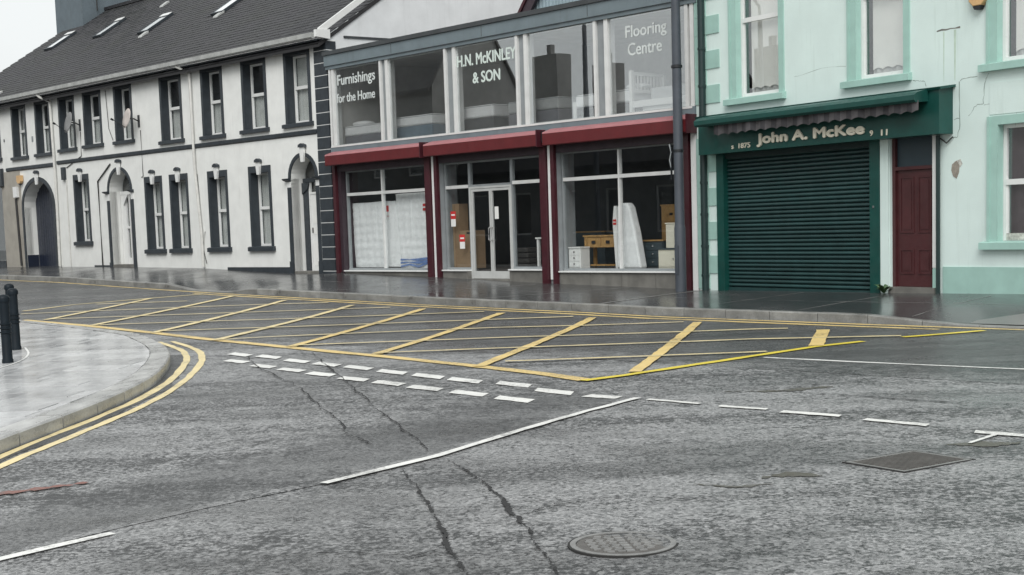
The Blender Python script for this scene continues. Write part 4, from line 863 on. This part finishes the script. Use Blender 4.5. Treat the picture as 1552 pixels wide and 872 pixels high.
o = box('red_tag', REDL, t, 1.06, 1.17, -.010, -.004, 1.50, 1.68); box('paper_strip', WHITEP, t, 1.06, 1.17, -.012, -.0105, 1.57, 1.61)
t = ft('cardboard_carton', 'tall brown cardboard carton behind the window left of the doors', 'carton', 4.80, .42, .84); MB().box(-.06, .50, 0, .3, 0, 1.63).build('carton_body', CARD, t); box('tape_strip', mat('tape', (.36, .27, .17), .4), t, .25, .30, -.003, -.0005, 0, 1.63)
t = ft('cardboard_carton', 'lower wide brown carton with black print next to the glass doors', 'carton', 5.30, .40, .84); MB().box(0, .66, 0, .3, 0, .95).build('carton_body', CARD, t)
for x, z_ in ((.05, .72), (.40, .40)): MB().lathe([(.035, 0), (.035, .004)], n=10).build('handle_hole', BLACK, t).location = (x + .04, 0, z_)
t.children[-1].rotation_euler = (R(90), 0, 0); t.children[-2].rotation_euler = (R(90), 0, 0)
box('print_block', BLACK, t, .30, .46, -.002, -.0005, .86, .91)
t = ft('wicker_basket', 'stack of dark wicker storage baskets right of the shop doors', 'basket', 7.05, .62, .82)
for k in range(4): MB().box(.02, .62 - .02 * k, 0, .4, .005 + k * .13, .12 + k * .13).build('basket', WICK, t, bevel=.02)
t = ft('side_table', 'white painted table end showing beside the second red pillar', 'table', 8.16, .42, .84)
box('table_top', WHITEP, t, -.03, .60, 0, .5, .70, .735)
for x in (0, .5): box('leg', WHITEP, t, x, x + .06, .02, .08, 0, .699)
def chest(name, label, u, v, z, w_, d, h, m, top, n, knob, cat='chest of drawers', cols=1):
    t = ft(name, label, cat, u, v, z); box('carcass', m, t, 0, w_, .015, d, 0, h - .03); box('top', top, t, -.015, w_ + .015, -.01, d, h - .03, h)
    hh = (h - .09) / n
    for k in range(n):
        dw = (w_ - .04) / cols
        for q in range(cols):
            x0 = .02 + q * dw; dd = box('drawer', m, t, x0 + .006, x0 + dw - .006, 0, .014, .04 + k * hh, .04 + k * hh + hh - .015)
            if knob == 'cup': box('handle', BLACK, dd, x0 + dw / 2 - .04, x0 + dw / 2 + .04, -.02, -.001, .04 + k * hh + hh / 2 - .03, .04 + k * hh + hh / 2 + .02)
            else: MB().lathe([(.012, 0), (.02, .015), (.012, .025)], n=8).build('knob', BLACK if knob == 'dark' else CHROME, dd).matrix_local = Matrix.Translation((x0 + dw / 2, -.002, .04 + k * hh + hh / 2)) @ Matrix.Rotation(R(90), 4, 'X')
    return t
chest('bedside_chest', 'small white three drawer bedside chest in the right shop window', 9.38, .30, .84, .40, .30, .50, WHITEP, WHITEP, 3, 'dark', 'bedside chest')
chest('drawer_chest', 'charcoal three drawer chest with oak top behind the wrapped roll', 11.22, .85, .84, .62, .4, .62, DKGREY, OAK, 3, 'steel')
chest('drawer_chest', 'tall oak chest with black cup handles at the right of the window', 11.30, 1.40, .84, .62, .4, 1.40, OAK, OAK, 4, 'cup')
chest('drawer_cabinet', 'lower cream cabinet with dark top beside the lamp post', 12.10, .40, .84, .9, .3, .44, CREAMF, DKGREY, 1, 'steel', 'cabinet')
t = ft('storage_box', 'upper cream box standing on the lower cream cabinet', 'box', 12.32, .42, 1.28); MB().box(0, .6, 0, .26, .002, .52).build('body', CREAMF, t, bevel=.01); box('lid', CREAMF, t, -.012, .612, -.012, .27, .522, .55)
t = ft('console_table', 'oak console table with two drawers in the right shop window', 'console table', 9.60, .62, .84)
box('table_top', OAK, t, -.03, 1.10, -.02, .36, .72, .755); box('apron', OAK, t, .07, 1.0, .02, .33, .47, .719); box('lower_shelf', OAK, t, .05, 1.02, .02, .33, .05, .08)
for x in (0, 1.0): 
    for y in (0, .28): box('leg', OAK, t, x, x + .07, y, y + .06, 0, .719)
for x in (.09, .55): d_ = box('drawer', OAK, t, x, x + .43, 0, .018, .48, .70); box('handle', BLACK, d_, x + .16, x + .27, -.02, -.001, .56, .63)
t = ft('wrapped_mattress', 'polythene wrapped mattress standing on end behind the mullion with red label', 'mattress', 10.80, .42, .84)
MB().prism([(.0, 0), (.74, 0), (.58, .8), (.42, 1.36), (.34, 1.46), (.12, 1.46), (.04, 1.38)], 'y', .02, .25).build('core', POLY, t, bevel=.04, smooth=False); MB().prism([(-.07, 1.05), (.0, .0), (.05, .0), (.06, 1.40), (-.02, 1.40)], 'y', -.01, .018).build('white_edge', WHITEP, t)
box('red_tag', REDL, t, -.05, .05, -.018, -.011, .98, 1.10); box('paper_strip', WHITEP, t, -.05, .05, -.021, -.0185, 1.03, 1.05)
t = ft('sideboard', 'dark long sideboard deep inside the right shop window', 'sideboard', 7.2, 2.0, .80); box('carcass', DKGREY, t, 0, 1.7, 0, .4, 0, .85); box('top', OAK, t, -.02, 1.72, -.02, .42, .851, .88)
# beds upstairs
def bed(label, u, v, w_, d, zb_, hb, hm, mb_, mm=MATT, group='beds in the upper showroom'):
    t = ft('bed', label, 'bed', u, v, 4.14, group)
    MB().box(0, w_, 0, d, .02, hb).build('divan_base', mb_, t, bevel=.02); MB().box(-.01, w_ + .01, -.01, d + .01, hb + .002, hb + hm).build('mattress', mm, t, bevel=.045); MB().box(-.012, w_ + .012, -.014, d + .012, hb + hm - .035, hb + hm - .022).build('piping', GREYP, t)
    return t
t = bed('bed with pillow and grey base in the leftmost upper window', .60, .32, 1.72, 1.2, 0, .32, .27, BASEG)
def pillow(t, cx, cy, z, sx, sy, sz):
    p = MB(); n, k = 14, 8; vs = []
    for j in range(k + 1):
        ph = -math.pi / 2 + math.pi * j / k
        for i in range(n):
            th = 2 * math.pi * i / n; cxp = math.copysign(abs(math.cos(th)) ** .6, math.cos(th)); syp = math.copysign(abs(math.sin(th)) ** .6, math.sin(th)); vs.append((cx + sx * cxp * math.cos(ph) ** .7, cy + sy * syp * math.cos(ph) ** .7, z + sz * math.sin(ph)))
    p.add(vs, [(j * n + i, j * n + (i + 1) % n, (j + 1) * n + (i + 1) % n, (j + 1) * n + i) for j in range(k) for i in range(n)]); return p.build('pillow', MATT, t, True)
pillow(t, .42, .35, .655, .36, .22, .075)
bed('divan bed with blue grey base in the second upper window', 2.86, .40, 1.50, .95, 0, .40, .27, BASEB)
bed('low white mattress on charcoal base under the large white lettering', 5.62, .40, 1.15, .55, 0, .40, .31, BASEDK)
bed('grey divan between the third and fourth upper windows', 7.30, .42, 1.75, .65, 0, .40, .29, BASEG, mat('grey_mattress', (.45, .46, .46), .85, .1, 6))
t = bed('bed with white mattress over a dark gap by the fifth upper window', 9.62, .45, 1.75, 1.0, 0, .36, .29, BASEDK); box('post', WHITEP, t, -.06, .02, -.04, .04, .02, .5)
t = ft('slatted_bed', 'white slatted bed frame with grey mattress in the rightmost upper window', 'bed', 11.42, .40, 4.14)
for y in (0, 1.05): box('post', WHITEP, t, -.04, .04, y - .04, y + .04, 0, 1.03 - .05 * (y > 0))
box('top_rail', WHITEP, t, -.025, .025, .041, 1.009, .93, 1.0); box('middle_rail', WHITEP, t, -.02, .02, .041, 1.009, .55, .62)
for k in range(9): box('spindle', WHITEP, t, -.012, .012, .09 + k * .105, .12 + k * .105, .621, .929)
box('side_rail', WHITEP, t, .041, 1.9, -.02, .02, .22, .36); box('mattress', mat('grey_mattress', (.45, .46, .46), .85), t, .55, 1.85, .03, 1.0, .36, .60); box('base', WHITEP, t, .3, 1.85, .03, 1.0, .05, .359)
pillow(t, -.22, .45, .72, .28, .2, .07)

# ================================================================== MINT BUILDING
YR = FR['R'][1]
RB = thing('shop_building', 'mint green rendered building with bottle green shopfront and sash windows', 'building', W3('R', 0, 0, .45), YR)
RW = [(1.30, 2.50, 4.25, 7.0), (4.46, 5.56, 4.28, 7.0), (7.50, 8.70, 4.25, 7.0), (7.52, 8.66, 1.36, 3.25), (10.2, 11.3, 4.25, 7.0), (10.2, 11.3, 1.36, 3.25)]
ops = RW + [(.68, 5.02, .2, 3.19), (5.22, 6.17, .2, 3.19)]
mb = wall(MB(), .05, 14, .2, 8.4, ops, 0, .16); mb.build('wall', MINT, RB)
mb = MB(); mb.box(.05, .12, .02, 8, .2, 8.4).box(13.9, 14, .02, 8, .2, 8.4).box(.12, 13.9, 7.9, 8, .2, 8.4).box(.13, 13.9, 3, 3.1, .3, 8.3).box(.13, 13.9, .4, 3, 3.75, 3.85); mb.build('inner_walls', DARKIN, RB)
MB().prism([(-.3, 8.4), (4, 11.2), (8.3, 8.4)], 'x', .0, 14.1).build('roof', mS, RB)
for z0_ in [5.60 - .69 * k for k in range(-5, 8)]:
    if 3.2 < z0_ < 3.5 or z0_ < .3: continue
    zt = z0_ + .36
    if z0_ > 3.9: box('quoin', MINTD, RB, .05, .79, -.022, -.002, z0_, zt)
    else: box('quoin', MINTD, RB, .05, .66, -.022, -.002, z0_, min(zt, 3.19))
for z0_ in [5.60 - .69 * k + .362 for k in range(-5, 9)]:
    if z0_ < .2: continue
    if not (3.15 < z0_ < 3.9): box('quoin', MINTD, RB, .05, .40, -.020, -.002, z0_ + .004, z0_ + .322)
MB().tube([(.335, -.08, 8.4), (.335, -.08, 3.9)], .072, 10).tube([(.335, -.08, 3.3), (.335, -.08, .40)], .072, 10).build('downpipe', DRAIN, RB, True)
for z0_ in (5.3, 4.55, 2.6, 1.95, 1.3, .7): MB().lathe([(.085, z0_), (.085, z0_ + .05)], .335, -.08, 10).build('pipe_collar', DRAIN, RB)
# windows
for i, (a, b, z0_, z1_) in enumerate(RW):
    bw = .20; s_ = MB(); bo = a - bw
    s_.box(bo, a, -.028, -.002, z0_, z1_ + (.0 if z1_ > 4 else .0)).box(b, b + .13, -.028, -.002, z0_, z1_).box(bo, b + .13, -.028, -.002, z1_, z1_ + .14)
    s_.box(bo, bo + .05, -.045, -.029, z0_, z1_ + .14).box(a - .012, a + .004, -.03, .11, z0_, z1_).box(b - .004, b + .012, -.03, .11, z0_, z1_)
    w_ = s_.build('window', MINTD, RB)
    MB().prism([(-.11, z0_ - .13), (-.11, z0_ - .02), (-.03, z0_), (.12, z0_ + .005), (.12, z0_ - .13)], 'x', bo - .11, b + .17).build('sill', MINTD, w_)
    zm = 5.75 if z1_ > 4 else 2.32
    sash(w_, a + .005, b - .005, z0_ + .008, z1_ - .002, .12, zm, .06, UPVC if z1_ > 4 else FLAKE if False else UPVC)
    if z1_ > 4:
        bl = MB(); n = 24; vs = []
        for k in range(n + 1):
            x = a + .16 + (b - a - .2) * k / n; lo = z0_ + .14 + .035 * abs(math.sin(k / n * math.pi * 4)) + .02; vs += [(x, .25, lo), (x, .25, z1_ - .1), (x, .255, lo), (x, .255, z1_ - .1)]
        bl.add(vs, [f for k in range(n) for f in ((4 * k, 4 * k + 4, 4 * k + 5, 4 * k + 1), (4 * k + 2, 4 * k + 3, 4 * k + 7, 4 * k + 6))]); bl.build('blind', BLINDM, w_); drape(w_, CURT, a + .14, b - .05, z0_ + .06, z0_ + .26, .28, 6)
    else:
        drape(w_, BROWNC, a + .06, b - .06, z0_ + .10, z1_ - .06, .22, 5, .008)
        if i == 3: box('flaking_rail', FLAKE, w_, a + .07, b - .07, .112, .119, z0_ + .02, z0_ + .13)
# plinth, cracks and marks
box('plinth', MINTD, RB, 6.40, 14, -.02, -.002, .3, .94); box('plinth', MINTD, RB, 6.18, 6.28, -.018, -.002, .3, .90)
def hair(pts, wd=.010, m=CRACKL):
    q = [];
    for a, b in zip(pts[:-1], pts[1:]):
        for k in range(5): q.append((a[0] + (b[0] - a[0]) * k / 5 + random.uniform(-.012, .012), a[1] + (b[1] - a[1]) * k / 5 + random.uniform(-.012, .012)))
    q.append(pts[-1]); m_ = MB(); vs = []
    for i, p in enumerate(q):
        a = q[max(0, i - 1)]; b = q[min(len(q) - 1, i + 1)]; dx, dz = b[0] - a[0], b[1] - a[1]; L = math.hypot(dx, dz) or 1; o = wd / 2 * random.uniform(.4, 1.4)
        vs += [(p[0] - dz / L * o, -.0015, p[1] + dx / L * o), (p[0] + dz / L * o, -.0015, p[1] - dx / L * o)]
    m_.add(vs, [(2 * i, 2 * i + 1, 2 * i + 3, 2 * i + 2) for i in range(len(q) - 1)]); return m_.build('crack', m, RB)
hair([(7.33, 4.09), (7.24, 3.94), (7.22, 3.62), (7.07, 3.60), (6.92, 3.44)]); hair([(7.22, 3.60), (7.56, 3.59), (7.88, 3.62), (8.3, 3.63)]); hair([(6.73, 4.02), (6.75, 3.44), (6.71, 3.12), (6.6, 3.1)], .014); hair([(5.75, 4.15), (5.89, 4.11), (6.00, 4.11), (6.03, 4.01)]); hair([(6.74, 4.03), (6.86, 4.06), (7.1, 4.07)]); hair([(2.9, 4.5), (3.6, 4.58), (4.2, 4.55)], .005); hair([(6.75, 3.42), (6.62, 3.40)]); hair([(7.9, 3.62), (7.84, 3.2)], .007)
hair([(6.26, 4.90), (6.75, 4.91)], .030, STONE)
box('repair_panel', MINT, RB, 7.35, 9.2, -.012, -.002, 3.42, 3.93)
for x, wd in ((6.40, .025), (6.62, .05)): MB().prism([(x, 4.88), (x + wd, 4.88), (x + wd * .6, 4.05), (x + wd * .3, 4.05)], 'y', -.0022, -.0018).build('rust_run', RUST, RB)
MB().prism([(6.585, 2.66), (6.68, 2.72), (6.74, 2.64), (6.73, 2.52), (6.68, 2.42), (6.61, 2.46), (6.57, 2.56)], 'y', -.006, -.001).build('bare_patch', PLASTER, RB); MB().prism([(6.62, 2.70), (6.76, 2.74), (6.80, 2.66), (6.75, 2.60), (6.72, 2.68)], 'y', -.0045, -.001).build('bare_patch', FLAKE, RB)
# shopfront
sf = MB(); sf.prism([(-.345, 3.17), (-.345, 3.90), (-.0, 3.94), (-.0, 3.17)], 'x', .50, 6.60); SF = sf.build('shop_sign', BOTTLE, RB)
MB().prism([(-.38, 3.895), (-.40, 3.935), (-.0, 3.985), (-.0, 3.945)], 'x', .46, 6.66).build('sign_cornice', BOTTLE, SF)
text('lettering', 'John A. McKee', CREAML, SF, 2.245, 4.955, 3.235, 3.47, -.347, .03, .038)
text('lettering', 's  1875', CREAML, SF, 1.50, 2.03, 3.235, 3.33, -.347, .015, .02); text('lettering', '9', CREAML, SF, 5.09, 5.155, 3.235, 3.33, -.347, .015, .02); text('lettering', '11', CREAML, SF, 5.35, 5.485, 3.225, 3.325, -.347, .015, .02)
aw = MB(); aw.prism([(-.36, 3.72), (-.66, 3.70), (-.70, 3.74), (-.70, 3.82), (-.62, 3.87), (-.36, 3.93)], 'x', .78, 6.38); AW = aw.build('awning_cassette', BOTTLE, RB)
n = 150; stripe = 2.0
for lo_, hi_, m in ((0, 1, AWN),):
    for q in range(38):
        u0 = 1.25 + q * .1355; P_ = MB(); vs = []
        for k in range(9):
            x = u0 + .1355 * k / 8; y = -.60 - .015 * math.sin((x - 1.25) * 14) - .02 * math.sin(x * 3.1); vs += [(x, y, 3.73), (x, y - .004, 3.50 + .0 + .035 * (abs(math.cos((x - 1.25) / .271 * math.pi))) + .04 * (x - 1.25) / 6), (x, y + .006, 3.73), (x, y + .002, 3.50 + .035 * (abs(math.cos((x - 1.25) / .271 * math.pi))) + .04 * (x - 1.25) / 6)]
        P_.add(vs, [f for k in range(8) for f in ((4 * k, 4 * k + 1, 4 * k + 5, 4 * k + 4), (4 * k + 2, 4 * k + 6, 4 * k + 7, 4 * k + 3), (4 * k + 1, 4 * k + 3, 4 * k + 7, 4 * k + 5))]); P_.build('valance_strip', AWN if q % 2 else AWND, AW)
box('shutter_frame', BOTTLE, RB, .685, .90, -.05, .12, .35, 3.18); box('shutter_frame', BOTTLE, RB, 4.79, 5.015, -.05, .12, .35, 3.18); box('shutter_head', DRAIN, RB, .90, 4.79, .0, .3, 3.08, 3.18)
SHT = box('roller_shutter', DRAIN, RB, .90, 4.79, .12, .15, .35, 3.08)
z = .50; k = 0
MB().prism([(.04, .36), (.04, .49), (.119, .49), (.119, .36)], 'x', .905, 4.785).build('bottom_bar', SLATM, SHT)
while z < 3.05:
    MB().prism([(.112, z), (.085, z + .006), (.060, z + .022), (.055, z + .040), (.062, z + .058), (.088, z + .070), (.112, z + .072)], 'x', .905, 4.785).build('slat', SLATM, SHT, True).location = (random.uniform(-.004, .004), random.uniform(-.003, .003), random.uniform(-.002, .002)); z += .0795
box('pilaster', MINT, RB, 5.02, 5.21, -.03, .15, .35, 3.18); box('lock', CHROME, RB, 4.86, 4.90, -.06, -.051, 1.98, 2.02)
fr_ = MB().box(5.22, 5.29, .06, .16, .5, 3.18).box(6.12, 6.17, .06, .16, .5, 3.18).box(5.29, 6.12, .06, .16, 2.62, 2.68).build('door_frame', DOORB, RB)
box('transom_panel', SLATEBL, fr_, 5.29, 6.12, .12, .14, 2.68, 3.18)
d_ = box('door', DOORB, RB, 5.292, 6.118, .11, .15, .58, 2.617)
for a, b in ((5.36, 5.67), (5.76, 6.06)):
    for z0_, z1_ in ((.80, 1.24), (1.52, 2.50)):
        MB().box(a, b, .098, .109, z0_, z0_ + .025).box(a, b, .098, .109, z1_ - .025, z1_).box(a, a + .025, .098, .109, z0_ + .025, z1_ - .025).box(b - .025, b, .098, .109, z0_ + .025, z1_ - .025).build('panel_moulding', DOORB, d_); box('panel', DOORB, d_, a + .06, b - .06, .102, .109, z0_ + .06, z1_ - .06)
MB().lathe([(.02, 0), (.03, .03), (.012, .05)], n=10).build('door_knob', BLACK, d_).matrix_local = Matrix.Translation((5.33, .108, 1.55 - .45)) @ Matrix.Rotation(R(90), 4, 'X')
box('door_step', STONE, RB, 5.22, 6.25, -.05, .16, .3, .575); box('door_strip', UPVC, RB, 6.18, 6.275, -.02, -.001, .92, 3.18)
MB().tube([(6.335, -.06, 3.16), (6.335, -.06, .45)], .036, 8).build('downpipe', DRAIN, RB, True)
MB().tube([(6.62, -.03, 3.12), (6.5, -.04, 3.02), (6.36, -.05, 3.12)], .012, 6).build('cable', CABLE, RB)
t = thing('alarm_box', 'amber alarm box with black lens high on the mint wall', 'alarm box', W3('R', 7.17, 0, 5.13), YR, zb=0)
MB().prism([(-.15, .62), (.15, .62), (.16, .14), (.08, .06), (-.08, .06), (-.16, .14)], 'y', -.12, -.002).build('casing', AMBER, t, bevel=.015); MB().prism([(-.085, .058), (.085, .058), (.05, 0), (-.05, 0)], 'y', -.11, -.01).build('lens', BLACK, t)
t = thing('fern', 'small green fern growing at the foot of the brown door', 'plant', W3('R', 5.18, -.12, pave(*sn(*W3('R', 5.18, -.12)[:2]))), YR, zb=0)
for k in range(16):
    a = random.uniform(0, 6.28); L = random.uniform(.14, .24); h_ = random.uniform(.10, .26); lf = MB(); vs = []; n = 7
    for i in range(n + 1):
        f = i / n; r_ = L * f; z_ = h_ * (1.6 * f - .9 * f * f); wd = .028 * math.sin(math.pi * min(1, f * .95 + .05)) + (.010 if i % 2 else 0)
        cx, cy = r_ * math.cos(a), r_ * math.sin(a); vs += [(cx - wd * math.sin(a), cy + wd * math.cos(a), z_), (cx, cy, z_ + .006), (cx + wd * math.sin(a), cy - wd * math.cos(a), z_)]
    lf.add(vs, [q for i in range(n) for q in ((3 * i, 3 * i + 1, 3 * i + 4, 3 * i + 3), (3 * i + 1, 3 * i + 2, 3 * i + 5, 3 * i + 4))]); lf.build('frond', LEAF, t)

# ================================================================== lamp posts
def lamp_post(x, y, z, label, rot):
    t = thing('lamp_post', label, 'lamp post', (x, y, z), rot, 'street lamps', zb=0)
    MB().lathe([(.115, 0), (.115, 1.3), (.108, 1.34), (.100, 1.4), (.096, 5), (.075, 8.2)], n=18).build('column', POSTM, t, True)
    MB().tube([(0, 0, 8.15), (0, -.05, 8.6), (0, -.35, 8.95), (0, -1.1, 9.1)], [.06, .055, .05, .045], 10).build('arm', POSTM, t, True)
    MB().box(-.12, .12, -1.75, -1.05, 9.02, 9.16).build('lantern', GREYP, t, bevel=.03)
    MB().lathe([(.112, 2.86), (.112, 2.91)], n=18).build('band', BLACK, t); MB().tube([(-.10, -.12, 2.55), (-.125, -.13, 2.7), (-.09, -.12, 2.86), (-.13, -.13, 3.02)], .015, 6).build('sign_clip', GREYP, t); MB().box(-.11, -.08, -.13, -.10, 2.3, 2.95).build('clip_rail', BLACK, t)
    MB().box(-.05, .05, -.122, -.11, .35, .95).build('access_door', POSTM, t)
    MB().lathe([(.098, 4.55), (.116, 4.56), (.116, 4.61), (.098, 4.62)], n=18).build('band', BLACK, t)
    return t
xl, yl, _ = W3('S', 13.50, -.45); lamp_post(xl, yl, pave(*sn(xl, yl)), 'tall grey lamp post standing before the right end of the furniture shop', YS)
lamp_post(-15.3, 32.8, road(-15.3, 32.8) + .12, 'grey lamp post on the pavement across the main street from the white building', YS + math.pi)

# ================================================================== buildings across the street (mirrored in the showroom glass)
def across(label, s0, s1, n0, n1, eave, ridge, chims, m):
    cx, cy = xy((s0 + s1) / 2, n0); t = thing('terrace_house', label, 'house', (cx, cy, .3), YS, 'houses across the street', zb=0); L = (s1 - s0) / 2; D = n1 - n0
    mbw = MB(); ws = []; k = -L + 1.2
    while k < L - 1.6:
        ws += [(k, k + 1, 1.2, 2.9)] + ([(k, k + 1, 3.9, 5.2)] if eave > 5.4 else []); k += 2.6
    wall(mbw, -L, L, 0, eave, ws, -.002, -.2)
    mbw.prism([(-D, 0), (-.01, 0), (-.01, eave), (-D / 2, ridge), (-D, eave)], 'x', -L, -L + .2).prism([(-D, 0), (-.01, 0), (-.01, eave), (-D / 2, ridge), (-D, eave)], 'x', L - .2, L).box(-L + .2, L - .2, -D, -D + .2, 0, eave); mbw.build('wall', m, t)
    r_ = MB().prism([(.25, eave - .1), (-D / 2, ridge + .1), (-D - .25, eave - .1), (-D - .25, eave - .25), (-D / 2, ridge - .1), (.25, eave - .25)], 'x', -L - .1, L + .1).build('roof', mS, t)
    for c_, zt, wd in chims: MB().box(c_ - wd / 2, c_ + wd / 2, -D / 2 - .4, -D / 2 + .4, eave, zt).box(c_ - .12, c_ + .12, -D / 2 - .12, -D / 2 + .12, zt, zt + .45).build('chimney', m, r_)
    for a, b, c_, d in ws:
        w_ = MB().box(a, a + .07, -.12, -.06, c_, d).box(b - .07, b, -.12, -.06, c_, d).box(a + .07, b - .07, -.12, -.06, d - .07, d).box(a + .07, b - .07, -.12, -.06, c_, c_ + .07).build('window', UPVC, t); MB().box(a + .07, b - .07, -.10, -.094, c_ + .07, d - .07).build('pane', GLASS, w_)
across('dark rendered tall house across the main street, taller than the low one beside it', -36, -14.2, 15.2, 20.0, 7.6, 11.6, [(-3, 13.2, 1.6), (6, 13.0, 1.6)], BACKW)
across('low dark house on the corner across the main street with two chimneys', -13.9, 3.6, 15.6, 21.5, 3.9, 5.8, [(-5.2, 8.6, 1.5), (-1.9, 7.9, 1.0)], BACKW)
